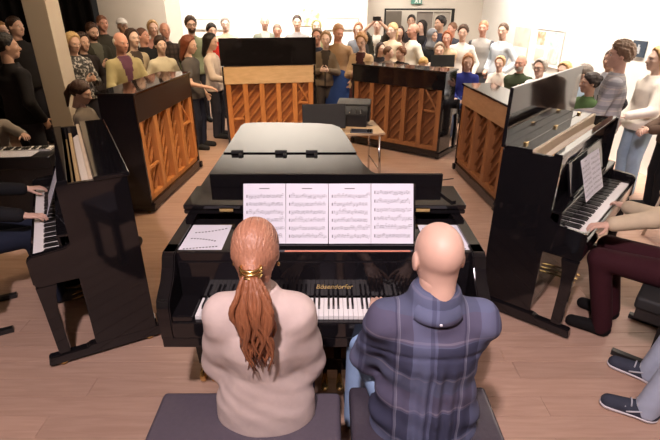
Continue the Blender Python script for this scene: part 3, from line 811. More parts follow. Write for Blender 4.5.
def ball(c, r, nu=8, nv=6):
    V = [(c[0], c[1], c[2] - r[2])]; F = []; T = []
    for j in range(1, nv):
        for i in range(nu):
            p = -PI / 2 + PI * j / nv; t = 2 * PI * i / nu
            V.append((c[0] + r[0] * math.cos(p) * math.cos(t), c[1] + r[1] * math.cos(p) * math.sin(t), c[2] + r[2] * math.sin(p)))
    V.append((c[0], c[1], c[2] + r[2])); n = len(V) - 1
    for i in range(nu):
        T.append((0, 1 + (i + 1) % nu, 1 + i)); T.append((n, n - nu + i, n - nu + (i + 1) % nu))
    for j in range(nv - 2):
        for i in range(nu):
            a = 1 + j * nu; F.append((a + i, a + (i + 1) % nu, a + nu + (i + 1) % nu, a + nu + i))
    return np.array(V), np.array(F), np.array(T)
class Acc:
    """collects arrays with a material index into one mesh"""
    def __init__(s): s.V = []; s.Q = []; s.T = []; s.qi = []; s.ti = []; s.n = 0
    def add(s, V, Q=None, T=None, mi=0, M=None):
        V = np.asarray(V, float)
        if M is not None: V = V @ np.asarray(M)[:3, :3].T + np.asarray(M)[:3, 3]
        s.V.append(V)
        if Q is not None and len(Q): s.Q.append(np.asarray(Q) + s.n); s.qi.append(np.full(len(Q), mi) if np.isscalar(mi) else mi)
        if T is not None and len(T): s.T.append(np.asarray(T) + s.n); s.ti.append(np.full(len(T), mi))
        s.n += len(V)
    def mesh(s, mats, name='body'):
        Fl = []; ix = []
        if s.Q: Fl.append(np.concatenate(s.Q)); ix += s.qi
        if s.T: Fl.append(np.concatenate(s.T)); ix += s.ti
        return mesh_np(np.concatenate(s.V), Fl, mats, np.concatenate(ix), True, name)
HEADS = {}
def head_proto(sex, h):
    key = (sex, h)
    if key in HEADS: return HEADS[key]
    f = Field((-.10, -.12, -.17), (.10, .13, .13), h)
    f.ell((0, -.012, .028), (.075, .096, .090), 0)
    j = .056 if sex == 'm' else .050
    f.ell((0, .030, -.045), (j, .060, .066), .05)
    f.ell((0, .062, -.092), (.022, .020, .020), .03)
    f.ell((0, .070, .022), (.050, .022, .013), .02)          # brow
    for s in (-1, 1): f.ell((s * .040, .055, -.022), (.020, .022, .018), .02)   # cheek
    for s in (-1, 1): f.ell((s * .031, .098, .002), (.015, .016, .010), 0, sub=True)
    f.cone((0, .088, .008), (0, .109, -.030), .008, .013, .012)
    f.cone((-.010, .094, -.034), (.010, .094, -.034), .010, .010, .008)
    f.cone((-.016, .087, -.064), (.016, .087, -.064), .008, .008, .012)
    for s in (-1, 1):
        f.ell((s * .078, -.008, -.008), (.009, .020, .032), .008)
    f.cone((0, -.022, -.06), (0, -.03, -.20), .052, .052, .03)
    V, Q = f.mesh()
    a = Acc(); a.add(V, Q, None, 0)
    for s in (-1, 1):
        a.add(*ball((s * .031, .077, .002), (.0135, .0125, .0095)), mi=1)
        a.add(*ball((s * .031, .0865, .002), (.006, .0045, .0065)), mi=2)
        v, q, t = tube_arrays([(s * .016, .090, .020), (s * .032, .089, .025), (s * .048, .077, .020)], [.0035, .0042, .0025], 6); a.add(v, q, t, 4)
    v, q, t = tube_arrays([(-.024, .086, -.0635), (-.01, .094, -.062), (.01, .094, -.062), (.024, .086, -.0635)], [.002, .0052, .0052, .002], 6); a.add(v, q, t, 3)
    HEADS[key] = a
    return a
def hand_proto(kind, h):
    """hand along +y from the wrist at 0, palm facing -z, thumb towards +x (a left hand seen from above)"""
    key = ('hand', kind, h)
    if key in HEADS: return HEADS[key]
    curl = {'relaxed': (18, 32, 24), 'keys': (2, 34, 26), 'fist': (62, 85, 55), 'flat': (6, 8, 6)}[kind]
    f = Field((-.08, -.05, -.10), (.10, .22, .05), h)
    f.cone((0, -.04, 0), (0, .01, 0), .027, .026, .01)
    f.ell((0, .052, 0), (.040, .056, .0165), .015)
    for i, (x, L) in enumerate(((.031, .074), (.0105, .083), (-.0105, .077), (-.031, .060))):
        p = np.array([x * .95, .088 - abs(x) * .2, 0.]); ang = 0; fan = x * 1.9
        for j in range(3):
            ang += R(curl[j]); l = L * (.46, .30, .24)[j]
            d = np.array([math.sin(fan) * math.cos(ang), math.cos(fan) * math.cos(ang), -math.sin(ang)])
            f.cone(p, p + d * l, .0092 - .0008 * j, .0086 - .0009 * j, .004); p = p + d * l
    p = np.array([.026, .022, -.006])
    for j, (d, l) in enumerate((((.72, .62, -.28), .042), ((.50, .80, -.32), .032), ((.30, .9, -.3), .026))):
        d = np.array(d); d /= np.linalg.norm(d); f.cone(p, p + d * l, .0115 - .001 * j, .0105 - .001 * j, .006); p = p + d * l
    V, Q = f.mesh()
    HEADS[key] = (V, Q)
    return V, Q
HAIRS = {}
def hair_proto(style, h):
    key = (style, h)
    if key in HAIRS: return HAIRS[key]
    f = Field((-.14, -.18, -.36), (.14, .15, .17), h)
    X = f.ax[0][:, None, None]; Y = f.ax[1][None, :, None]; Z = f.ax[2][None, None, :]
    def cap(g, cz=0.0, sl=.8, c=(0, -.014, .030)):
        nn = math.hypot(1, sl); p = (sl * Y - Z + cz - .030 * np.clip((.045 - Y) / .04, 0, 1)) / nn + .010 * np.cos(X * 38) * (Y > .02)
        q = np.sqrt(((X - c[0]) / .0755) ** 2 + ((Y - c[1]) / .0965) ** 2 + ((Z - c[2] * .94) / .0905) ** 2)
        thick = g * np.clip(-p / .05, 0, 1) ** .55 + .003
        lump = (0 if style == 'curly' else 1) * .18 * np.sin(X * 95 + 4 * np.sin(Y * 60)) * np.sin(Y * 70 + 1.3) + (0 if style == 'curly' else .10) * np.sin(Z * 120 + X * 90)
        f.F = np.maximum((q - 1) * .085 - thick * (1 + lump), p).astype(np.float32)
    if style == 'buzz': cap(.005, .0, .75)
    elif style == 'short': cap(.011, .014, .82, (0, -.012, .030))
    elif style == 'thick':
        cap(.021, .010, .82, (0, -.012, .032))
    elif style == 'curly':
        cap(.024, .004, .85, (0, -.012, .032)); f.F = f.F + (.006 * np.sin(X * 130 + Y * 90) * np.sin(Y * 120 - Z * 70) + .006 * np.sin(Z * 140 + X * 80 - Y * 50) * np.sin(X * 100 - Z * 90 + 1)).astype(np.float32)
    elif style == 'ring':
        f.ell((0, -.016, .006), (.086, .106, .07), 0); f.clip((0, 0, .038), (0, .25, 1)); f.clip((0, -.01, 0), (0, 1, -.12)); f.clip((0, 0, -.062), (0, 0, -1))
    elif style in ('bob', 'long', 'ponytail', 'bun', 'hijab', 'shortf'):
        cap(.016 if style != 'shortf' else .02, .0, .74, (0, -.014, .031))
        if style in ('bob', 'shortf'):
            zb = -.115 if style == 'bob' else -.06
            f.cone((0, -.035, .0), (0, -.040, zb + .03), .092, .078, .03)
            f.clip((0, .018, 0), (0, 1, -.42)) ; f.clip((0, 0, zb), (0, 0, -1))
        if style == 'long':
            f.cone((0, -.045, .01), (0, -.060, -.19), .088, .080, .03); 
            for s in (-1, 1): f.cone((s * .070, -.005, .0), (s * .078, .035, -.20), .026, .022, .02)
            f.clip((0, .022, 0), (0, 1, -.40)); f.clip((0, 0, -.27), (0, 0, -1))
        if style == 'ponytail':
            f.ell((0, -.112, .035), (.026, .026, .026), .01)
            f.cone((0, -.125, .03), (0, -.150, -.06), .030, .034, .02); f.cone((0, -.150, -.06), (0, -.135, -.20), .034, .012, .02)
        if style == 'bun': f.ell((0, -.115, .055), (.042, .040, .040), .01)
        if style == 'hijab':
            f.F[:] = .3
            f.ell((0, -.010, .025), (.094, .115, .108), 0); f.cone((0, .0, -.08), (0, -.01, -.17), .085, .11, .05)
            d = np.sqrt((X / .062) ** 2 + ((Z + .012) / .088) ** 2) - 1
            f.F = np.maximum(f.F, -np.maximum(d * .06, .03 - Y))
    elif style == 'cap':
        f.ell((0, -.012, .034), (.093, .114, .108), 0); f.clip((0, 0, .045), (0, .15, -1))
        f.ell((0, .13, .048), (.06, .05, .006), .0)
    elif style == 'beard':
        f.ell((0, .034, -.050), (.064, .072, .074), 0); f.clip((0, 0, -.038), (0, .1, 1)); f.clip((0, .01, 0), (0, -1, 0))
        f.ell((0, .10, -.062), (.022, .03, .010), 0, sub=True)
    if style in ('thick', 'short', 'shortf', 'bob', 'long'):
        f.F = f.F + .0035 * np.sin(X * 210 + 3 * np.sin(Z * 40)) * np.cos(Y * 90)
    # keep the hair off the face: cut by the inside of the head only where the face is
    V, Q = f.mesh()
    HAIRS[key] = (V, Q)
    return V, Q

def ik(sh, wr, l1, l2, pole):
    d = wr - sh; L = np.linalg.norm(d)
    if L > (l1 + l2) * .995: wr = sh + d / L * (l1 + l2) * .995; d = wr - sh; L = np.linalg.norm(d)
    u = d / L; a = (l1 * l1 - l2 * l2 + L * L) / (2 * L); hh = math.sqrt(max(l1 * l1 - a * a, 0))
    p = np.asarray(pole, float); p = p - u * (p @ u); p /= np.linalg.norm(p) + 1e-9
    return sh + u * a + p * hh, wr
SKINS = {'fair': (.60, .38, .29), 'pale': (.66, .46, .37), 'ruddy': (.58, .30, .22), 'tan': (.44, .26, .18), 'brown': (.26, .14, .09)}
EYEW = mat('eye_white', (.7, .68, .66), .3); IRIS = mat('eye_iris', (.03, .02, .015), .2)
NPERS = 0
def person(label, x, y, H=1.70, face=None, pose='stand', arms='down', top=(.1, .1, .1), pants=(.03, .03, .04), hair=('short', (.05, .03, .02)),
           sex='m', sk='fair', sleeve='long', fat=1.0, seat=.46, lean=0.0, h=.0165, hh=.008, inner=None, sleeves_col=None, top_mat=None, shoes=(.02, .02, .02),
           look=None, nod=0.0, beard=None, glasses=False, wrists=None, group='audience', feet=None, hand='relaxed', hips=None, parts=True, ties=None, skirt=False,
           collar=False, knees=None, top_fn=None, hair_obj=True, hem=None, sleeve_end=None, loose=.014, poles=None, hs=1.0, neck=1.0, sneaker=None, drop=0.0):
    """x, y: where the head stands; face: heading in degrees (0=+x, 90=+y)"""
    global NPERS
    NPERS += 1
    if face is None: face = math.degrees(math.atan2(2.6 - y, 0 - x))
    yaw = R(face) - PI / 2
    e = empty('person', (x, y, 0), yaw, label, 'person', group)
    k = H / 1.72 if pose == 'stand' else 1.0
    if pose == 'sit':          # H is the seated height of the crown above the floor
        k = (H - seat) / .905
    fe = sex == 'f'
    A = lambda *v: np.array(v, float)
    zh = .905 * k if pose == 'stand' else seat + .09 * k
    base = A(0, -.02 - lean * .5, zh)
    axis = A(0, lean, 1.0); axis /= np.linalg.norm(axis)
    dep = A(0, axis[2], -axis[1])
    def tp(lat, fwd, up): return base + A(1, 0, 0) * lat * k + dep * fwd * k + axis * up * k
    sw = (.140 if fe else .163) * (1 + (fat - 1) * .5)
    if fe: st = [(-.09, .15, .11, -.01), (0, .176, .122, -.01), (.08, .152, .108, 0), (.18, .120, .094, .01), (.29, .135, .116, .012), (.37, .138, .106, .004), (.43, .110, .08, -.008), (.47, .075, .06, -.012), (.51, .048, .05, -.012)]
    else: st = [(-.09, .15, .11, -.005), (0, .168, .118, -.005), (.08, .158, .112, 0), (.18, .144, .104, .006), (.29, .154, .118, .006), (.38, .158, .112, 0), (.44, .130, .086, -.010), (.48, .088, .068, -.014), (.525, .053, .055, -.014)]
    st = [(a * k, b * k * fat, c * k * fat, d * k) for a, b, c, d in st]
    lat = A(-1, 0, 0)   # so that axis x lat points forward
    nb = tp(0, -.012, .49)
    hc = nb + A(0, .030, .205) * k + A(0, .06 * lean, 0)
    hc[2] -= drop
    hcz_want = H - .115 * k
    hc[2] = hcz_want if pose == 'stand' else hc[2]
    shs = {s: tp(s * sw, -.006, .420) for s in (-1, 1)}
    # wrists
    chest = tp(0, 0, .30); zhp = zh
    W = {}
    for s in (-1, 1):
        am = arms if isinstance(arms, str) else arms[0 if s < 0 else 1]     # (left side of list = person's left = -x)
        P = {'down': A(s * .235, .05, zh - .05 * k), 'clasp': A(s * .045, .23, zh + .06), 'pocket': A(s * .215, .06, zh + .02), 'back': A(s * .06, -.20, zh + .05),
             'crossed': chest + A(-s * .07, .19 + .025 * s, -.06 + .03 * s), 'lap': A(s * .09, .27, seat + .19), 'phone': hc + A(s * .055, .27, .06), 'hold': chest + A(s * .07, .26, -.09),
             'chin': hc + A(s * .03, .10, -.17), 'reach': chest + A(s * .12, .46, -.14), 'low': A(s * .16, .30, zh + .10)}[am]
        if wrists and wrists[0 if s < 0 else 1] is not None:
            wv = np.array(wrists[0 if s < 0 else 1], float) - A(x, y, 0); c, sn = math.cos(-yaw), math.sin(-yaw)
            P = A(c * wv[0] - sn * wv[1], sn * wv[0] + c * wv[1], wv[2])
        pole = poles if poles else (s * .6, -.5, -.8)
        if poles: pole = (s * poles[0], poles[1], poles[2])
        el, wr = ik(shs[s], P, .295 * k, .262 * k, pole)
        W[s] = (el, wr, am)
    # legs
    LG = {}
    for s in (-1, 1):
        hp = base + A(s * .088 * k, 0, -.01)
        if pose == 'stand':
            kn = A(s * .095 * k, .015, .49 * k); an = A(s * .10 * k, -.02, .085 * k); toe = A(s * .125 * k, .14 * k, .035)
        else:
            kn = A(s * .12, .41 * k, seat + .065); an = A(s * .12, .38 * k, .09); toe = an + A(s * .02, .16, -.05)
            if feet and feet[0 if s < 0 else 1] is not None:
                an = A(*feet[0 if s < 0 else 1]); toe = an + A(s * .02, .16, -.05)
            if knees and knees[0 if s < 0 else 1] is not None: kn = A(*knees[0 if s < 0 else 1])
        LG[s] = (hp, kn, an, toe)
    pts = np.array([base, hc + A(0, 0, .02)] + [q for s in (-1, 1) for q in (shs[s], W[s][0], W[s][1]) + LG[s]])
    lo = pts.min(0) - .20; hi = pts.max(0) + .16; lo[2] = max(lo[2], -.02)
    # --- body
    f = Field(lo, hi, h)
    f.loft(base, axis, lat, st, .03)
    for s in (-1, 1):
        f.cone(tp(0, -.016, .455), shs[s], .048 * k, .052 * k * fat ** .5, .04)
        f.cone(shs[s], W[s][0], .050 * k * fat, .040 * k, .02); f.cone(W[s][0], W[s][1], .040 * k, .0275 * k, .015)
        hp, kn, an, toe = LG[s]
        f.cone(hp, kn, .088 * k * fat, .060 * k, .03); f.cone(kn, kn * .45 + an * .55 + A(0, -.012, 0), .058 * k, .050 * k, .02); f.cone(kn * .45 + an * .55, an, .048 * k, .038 * k, .02)
        f.cone(an - A(0, 0, .03), toe, .036, .026, .01)
    f.cone(nb - A(0, 0, .03), hc + A(0, -.03, -.08), .056 * k * neck if not fe else .048 * k, .054 * k * neck if not fe else .045 * k, .03)
    body = f.F.copy()
    V, Q = f.mesh(-.004)
    acc = Acc(); acc.add(V, Q, None, 0)
    lk = 0 if look is None else R(look - face)
    Mh = Matrix.Translation(Vector(hc)) @ Matrix.Rotation(lk, 4, 'Z') @ Matrix.Rotation(-R(nod), 4, 'X') @ Matrix.Scale((1.045 if hs == 1.0 else hs) * min(k, 1.06), 4)
    hp_ = head_proto(sex, hh)
    for vv in (0,):
        base_n = acc.n
        Vh = np.concatenate(hp_.V) @ np.asarray(Mh)[:3, :3].T + np.asarray(Mh)[:3, 3]
        acc.V.append(Vh); acc.Q += [q + base_n for q in hp_.Q]; acc.T += [t + base_n for t in hp_.T]; acc.qi += hp_.qi; acc.ti += hp_.ti; acc.n += len(Vh)
    for s in (-1, 1):
        el, wr, am = W[s]
        d = (wr - el); d /= np.linalg.norm(d)
        hk = hand if isinstance(hand, str) else hand[0 if s < 0 else 1]
        if am in ('pocket',): hk = 'fist'
        if hk == 'keys': d = A(d[0], d[1], min(d[2], 0) * .3 - .05); d /= np.linalg.norm(d)
        nrm = {'down': A(s, 0, 0), 'clasp': A(0, 1, .3), 'crossed': A(0, 1, .2), 'lap': A(0, .2, 1), 'phone': A(s, -.3, 0), 'hold': A(s, 0, -.3)}.get(am, A(0, 0, 1))
        if hk == 'keys': nrm = A(0, 0, 1)
        n = nrm - d * (nrm @ d); n /= np.linalg.norm(n) + 1e-9; xx = np.cross(d, n)
        # proto: +y fingers, +z back of hand, thumb +x (correct for the person's left hand; mirrored for the right)
        Vp, Qp = hand_proto(hk, .0048 if h < .016 else .0085)
        # thumb towards the inner side: for the left hand (s=-1) facing +y thumb is at +x
        Mx = np.stack([xx, d, n], 1)
        Vq = Vp.copy(); Qq = Qp
        if s > 0: Vq[:, 0] *= -1; Qq = Qp[:, ::-1]
        sc = .98 * k if not fe else .90 * k
        acc.add((Vq * sc) @ Mx.T + wr + d * .012, Qq, None, 0)
    lips = tuple(np.array(SKINS[sk]) * (.85, .55, .55))
    browc = hair[1] if hair else (.15, .1, .07)
    bo = link('body', acc.mesh([skin(SKINS[sk]), EYEW, IRIS, skin(lips), hairm(tuple(np.array(browc) * .8))]), None, e)
    # --- trousers or skirt
    g = Field((lo[0], lo[1], lo[2]), (hi[0], hi[1], zh + .16 * k), h)
    g.loft(base, axis, lat, [r for r in st if r[0] < .1 * k] + [(.11 * k, st[2][1], st[2][2], 0)], .03)
    for s in (-1, 1):
        hp, kn, an, toe = LG[s]
        g.cone(hp, kn, .092 * k * fat, .068 * k, .03); g.cone(kn, an, .066 * k, .056 * k, .02); g.cone(an, an - A(0, 0, .03), .056 * k, .054 * k, 0)
    if skirt: g.cone(base, A(0, .02, .45 * k), .16 * k, .21 * k, .03)
    for s in (-1, 1): g.clip(LG[s][2] - A(0, 0, .05), (0, 0, -1)) if pose == 'stand' else None
    if pose == 'sit':
        zc = min(LG[-1][2][2], LG[1][2][2]) - .055; g.clip((0, 0, zc), (0, 0, -1))
    V, Q = g.mesh(.009)
    link('trousers' if not skirt else 'skirt', mesh_np(V, Q), cloth(pants), e)
    # --- shoes
    for s in (-1, 1):
        hp, kn, an, toe = LG[s]
        sf = Field(np.minimum(an, toe) - .10, np.maximum(an, toe) + .10, min(h, .014))
        sf.cone(an + A(0, -.015, -.035), toe + A(0, .02, .0), .050, .042, .02); sf.cone(an, an - A(0, 0, .04), .046, .05, .02); sf.clip((0, 0, toe[2] - .036), (0, 0, -1))
        V, Q = sf.mesh(); so_ = link('shoe', mesh_np(V, Q), cloth(shoes), e)
        if sneaker:
            sf.clip((0, 0, toe[2] - .012), (0, 0, 1)); V, Q = sf.mesh(.006); link('sole', mesh_np(V, Q), cloth(sneaker), so_)
            ex_ = toe - an; ex_[2] = 0; ex_ /= np.linalg.norm(ex_); lx = A(ex_[1], -ex_[0], 0)
            for j in range(4):
                c0_ = an + ex_ * (.055 + .026 * j) + A(0, 0, .012 - .014 * j)
                pp = [c0_ + lx * q_ * .036 + A(0, 0, .012 - 14 * (q_ * .036) ** 2) for q_ in (-1, -.5, 0, .5, 1)]
                v_, q2, t2 = tube_arrays(pp, .004, 6); link('lace', mesh_np(v_, [q2, t2]), cloth((.45, .46, .5)), so_)
            for sd in (-1, 1):
                pp = [an + ex_ * u_ + lx * sd * .049 + A(0, 0, z_) for u_, z_ in ((-.02, -.035), (.03, -.012), (.07, -.03), (.10, -.042))]
                v_, q2, t2 = tube_arrays(pp, .005, 6); link('side_stripe', mesh_np(v_, [q2, t2]), cloth((.5, .51, .55)), so_)
    # --- top
    t = Field((lo[0], lo[1], zh - .2 * k), (hi[0], hi[1], nb[2] + .10), h)
    hemv = -.07 if hem is None else hem
    s2 = [(-.13 * k, st[1][1] * 1.02, st[1][2] * 1.02, st[0][3])] + [(a, b * (1 + max(0, .07 - .5 * max(a, 0) / k)), c * (1 + max(0, .07 - .5 * max(a, 0) / k)), d) for a, b, c, d in st]
    s2[1] = (s2[1][0], st[1][1] * 1.07, st[1][2] * 1.07, st[1][3])
    if ties == 'loose': s2 = [(a, b * 1.05 + .008, c * 1.08 + .008, d) for a, b, c, d in s2]
    t.loft(base, axis, lat, s2, .03)
    for s in (-1, 1):
        el, wr, am = W[s]
        t.cone(tp(0, -.016, .455), shs[s], .048 * k, .054 * k * fat ** .5, .05)
        if sleeve == 'long':
            t.cone(shs[s], el, .053 * k * fat, .045 * k, .03); t.cone(el, el + (wr - el) * .93, .045 * k, .036 * k, .02)
        elif sleeve == 'short':
            t.cone(shs[s], shs[s] + (el - shs[s]) * .55, .055 * k * fat, .056 * k, .03)
        elif sleeve == 'elbow':
            t.cone(shs[s], el, .056 * k * fat, .054 * k, .05); t.cone(el, el + (wr - el) * .15, .054 * k, .054 * k, .03)
        elif sleeve == 'rolled':
            t.cone(shs[s], el, .056 * k * fat, .050 * k, .03); t.cone(el, el + (wr - el) * .2, .050 * k, .048 * k, .02)
    if collar:
        t.cone(nb - A(0, 0, .03), nb + A(0, .012, .022), .066 * k * neck, .062 * k * neck, .02)
    if top_fn: top_fn(t, dict(base=base, k=k, tp=tp, shs=shs, W=W, nb=nb, zh=zh, st=st))
    t.clip(tp(0, 0, hemv), -axis)
    # neck opening
    if not collar: t.ell(nb + A(0, .012, .058), (.070 * k, .074 * k, .060 * k), 0, sub=True)
    V, Q = t.mesh(loose)
    tm = [top_mat or cloth(top)]; ix = np.zeros(len(Q), np.int32)
    C = V[Q].mean(1)
    if sleeves_col is not None:
        tm.append(cloth(sleeves_col)); ix[(np.abs(C[:, 0]) > (.30 * k - .42 * (C[:, 2] - shs[1][2] + .42 * k) * .42)) | (np.abs(C[:, 0]) > sw * k * 1.02)] = 1
    if inner is not None:
        tm.append(cloth(inner)); u = (C - base) @ axis
        wv = .014 + .075 * np.clip((u / k - .12) / .4, 0, 1)
        ix[(np.abs(C[:, 0]) < wv * k) & (((C - base) @ dep) > .02)] = len(tm) - 1
    link('shirt' if inner is None else 'jacket', mesh_np(V, Q, tm, ix), None, e)
    # --- hair
    if hair and hair_obj and hair[0] != 'bald':
        Vh, Qh = hair_proto(hair[0], hh)
        Vh = Vh @ np.asarray(Mh)[:3, :3].T + np.asarray(Mh)[:3, 3]
        nm = {'cap': 'cap', 'hijab': 'headscarf'}.get(hair[0], 'hair')
        link(nm, mesh_np(Vh, Qh), hairm(hair[1]) if nm == 'hair' else cloth(hair[1]), e)
    if beard is not None:
        Vh, Qh = hair_proto('beard', hh)
        Vh = Vh @ np.asarray(Mh)[:3, :3].T + np.asarray(Mh)[:3, 3]
        link('beard', mesh_np(Vh, Qh), hairm(beard), e)
    if glasses:
        a = Acc()
        for s in (-1, 1):
            p = [(s * .033 + .022 * math.cos(q), .100, .002 + .018 * math.sin(q)) for q in np.linspace(0, 2 * PI, 13)]
            v, q, tt = tube_arrays(p, .0022, 5, False); a.add(v, q, None, 0)
            v, q, tt = tube_arrays([(s * .055, .098, .006), (s * .082, .05, .008), (s * .082, -.01, .004)], .002, 5); a.add(v, q, tt, 0)
        v, q, tt = tube_arrays([(-.011, .101, .006), (.011, .101, .006)], .002, 5); a.add(v, q, tt, 0)
        for i in range(len(a.V)): a.V[i] = a.V[i] @ np.asarray(Mh)[:3, :3].T + np.asarray(Mh)[:3, 3]
        link('glasses', a.mesh([MATTE]), None, e)
    return e, dict(hc=hc, Mh=Mh, nb=nb, k=k, W=W, tp=tp, yaw=yaw, zh=zh)

# ------------------------------------------------------------------ the audience
def c(r, g, b): return tuple(((v / 255) / 12.92 if v <= 10 else ((v / 255 + .055) / 1.055) ** 2.4) for v in (r, g, b))
DKBR = c(52, 36, 28); BRN = c(92, 62, 42); BLOND = c(190, 155, 105); GREY = c(140, 130, 122); WHT = c(205, 198, 190); RED = c(128, 66, 38); BLK = c(28, 22, 20); SAND = c(158, 122, 84)
JEANS = c(70, 88, 118); LJEANS = c(130, 155, 185); DARK = c(30, 28, 30); CHAR = c(58, 56, 58)
# left, by the pillar and the curtain
person('fair-haired woman half hidden at the left edge before the curtain', -4.93, 7.6, 1.79, look=-20, top=DARK, hair=('bob', SAND), sex='f')
person('dark-haired man in profile, black jacket, left of the pillar', -4.55, 7.35, 1.88, face=-30, look=-15, top=c(34, 32, 34), hair=('short', DKBR))
person('large man in dark jacket seen from behind at the left edge', -3.46, 5.35, 1.77, face=62, look=38, top=c(30, 28, 32), hair=('short', BLK), fat=1.16, sk='tan')
person('woman with short blond hair and black-and-white patterned blouse right of the pillar', -3.56, 6.95, 1.68, face=-35, top=c(80, 80, 80), hair=('shortf', c(190, 160, 110)), sex='f', top_mat=blotch('patterned_blouse', (.02, .02, .02), (.05, .05, .05), (.6, .58, .55), 26), nod=12, arms='hold')
person('dark-haired woman in dark cardigan beside the blond woman', -3.62, 7.35, 1.66, face=-35, top=c(44, 38, 38), hair=('long', DKBR), sex='f', nod=8)
person('bearded man in dark olive jacket holding a leaflet', -3.78, 8.05, 1.77, face=-40, top=c(52, 52, 44), inner=c(90, 90, 80), hair=('short', c(60, 36, 24)), beard=c(70, 42, 28), arms='hold', nod=14)
person('tall red-faced balding man before the beige wall', -4.0, 8.95, 1.86, face=-45, top=c(66, 64, 56), hair=('buzz', c(120, 80, 60)), sk='ruddy')
person('woman in white cap behind the white-haired man', -3.86, 9.45, 1.78, face=-50, top=c(60, 56, 54), hair=('cap', c(215, 210, 205)), sex='f', sk='tan')
person('balding white-haired man in pale jacket and purple scarf leaning by the piano', -2.76, 6.62, 1.71, face=-48, look=-35, top=c(160, 150, 112), inner=c(96, 62, 80), hair=('ring', c(205, 195, 180)), arms='low', sk='ruddy', nod=8, fat=1.08)
person('pale woman in beige cardigan behind the white-haired man', -2.90, 7.4, 1.71, face=-40, top=c(178, 164, 138), inner=c(70, 60, 55), hair=('long', c(60, 44, 36)), sex='f', sk='pale')
person('balding man in black T-shirt with head tilted', -2.97, 8.0, 1.70, face=-55, look=-20, nod=-8, top=c(34, 34, 36), hair=('buzz', c(90, 60, 45)), sleeve='short', sk='ruddy')
person('blond woman at the back between two balding men', -3.21, 9.2, 1.76, face=-62, top=c(190, 140, 125), hair=('bob', c(175, 140, 95)), sex='f')
person('balding man in dark checked shirt left of the wall edge', -2.82, 8.65, 1.75, face=-58, top=CHAR, top_mat=plaid('checked_shirt', c(70, 58, 52), [('X', 12, 0, 0, .4, c(40, 34, 32), .7), ('Z', 12, 0, 0, .4, c(40, 34, 32), .7)]), hair=('ring', c(110, 80, 60)), sk='ruddy')
person('young woman in cream sweater at the end of the orange-back piano', -2.47, 7.3, 1.62, face=-55, top=c(205, 198, 175), hair=('bun', DKBR), sex='f', sk='pale')
person('tall man with glasses and beard in olive sweater before the white wall', -2.46, 9.0, 1.83, face=-65, top=c(120, 125, 98), hair=('thick', c(62, 46, 34)), beard=c(72, 52, 38), glasses=True)
person('auburn-haired woman in grey T-shirt standing in profile', -2.02, 7.2, 1.63, face=-12, top=c(84, 80, 78), hair=('long', c(110, 58, 36)), sex='f', sleeve='short', arms=('down', 'low'), nod=12, pants=c(40, 44, 60))
person('dark-haired woman in white top and black trousers beside the tan-board piano', -1.86, 7.85, 1.62, face=-10, top=c(205, 190, 178), hair=('long', BLK), sex='f', nod=10, arms='low')
person('dark-haired person in red top behind the others', -2.16, 9.25, 1.71, face=-60, top=c(180, 40, 32), hair=('bun', BLK), sex='f')
person('grey-haired man in cream jacket with glasses at the white wall', -2.12, 10.3, 1.78, top=c(180, 160, 138), hair=('short', GREY), glasses=True, sk='pale', fat=1.1)
person('bald man in grey shirt with lanyard above the raised black lid', -1.325, 10.35, 1.83, top=c(112, 116, 104), inner=c(160, 160, 152), hair=('ring', c(170, 150, 130)), arms='crossed')
person('short balding man in dark shirt peeking over the black lid', -1.0, 9.6, 1.69, top=c(60, 60, 66), hair=('buzz', c(130, 110, 95)), sk='ruddy')
person('dark-haired man in pale grey shirt, arms folded at the white wall', -.66, 10.2, 1.82, top=c(138, 134, 134), hair=('short', c(60, 48, 42)), arms='crossed')
person('blond woman in sage top beside the colourful picture', -.27, 10.2, 1.75, top=c(150, 148, 110), hair=('long', c(190, 185, 130)), sex='f', sk='pale')
person('woman in navy top at the right end of the raised black lid', -.22, 8.6, 1.65, face=-100, top=c(40, 44, 60), hair=('shortf', c(120, 100, 84)), sex='f', pants=c(70, 66, 66), sk='ruddy', glasses=True)
person('fair-haired woman in khaki coat between two others', -.07, 8.35, 1.62, face=-95, top=c(110, 96, 80), inner=c(60, 52, 46), hair=('shortf', c(150, 122, 90)), sex='f', arms='hold', sk='pale', pants=c(66, 60, 56))
person('sandy-haired man in brown shirt with a bright blue garment at the hips', .14, 8.4, 1.735, face=-95, look=-70, top=c(152, 124, 96), hair=('short', c(170, 130, 95)), pants=c(36, 58, 106), nod=14, sk='ruddy', skirt=True, hem=.04)
person('person with short fair hair in dark apron and beige cardigan', .50, 8.0, 1.62, face=-110, top=c(178, 152, 120), inner=c(64, 34, 34), hair=('shortf', c(168, 126, 82)), sex='f', arms='hold', nod=16, pants=c(70, 40, 40), skirt=True)
person('woman with glasses in blue-grey jacket at the wall corner', .57, 10.2, 1.68, top=c(110, 112, 118), hair=('long', c(160, 110, 80)), sex='f', glasses=True)
PH, phd = person('woman in dark vest raising a phone to take a picture', .93, 10.0, 1.79, top=c(66, 66, 62), inner=c(200, 195, 185), hair=('bun', c(90, 60, 42)), sex='f', arms='phone', sleeve='short', hand='relaxed')
person('blond woman in cream blouse beside the doorway', 1.18, 9.6, 1.70, top=c(205, 185, 160), hair=('ponytail', c(200, 170, 125)), sex='f', face=-125, look=-130, sk='pale')
person('dark-haired woman behind, between two people in white', 1.40, 10.15, 1.62, top=c(120, 96, 84), hair=('long', DKBR), sex='f', sk='tan')
person('dark-haired man standing inside the doorway', 1.80, 11.3, 1.80, top=c(46, 40, 40), hair=('short', BLK), sk='tan')
person('woman with long black hair in the doorway', 1.98, 11.0, 1.70, top=c(30, 28, 30), hair=('long', BLK), sex='f', face=-140)
person('balding man in white shirt turned left before the doorway', 1.53, 9.35, 1.71, face=-160, look=-165, top=c(225, 218, 205), hair=('ring', c(150, 110, 85)), pants=c(60, 58, 62), sk='ruddy')
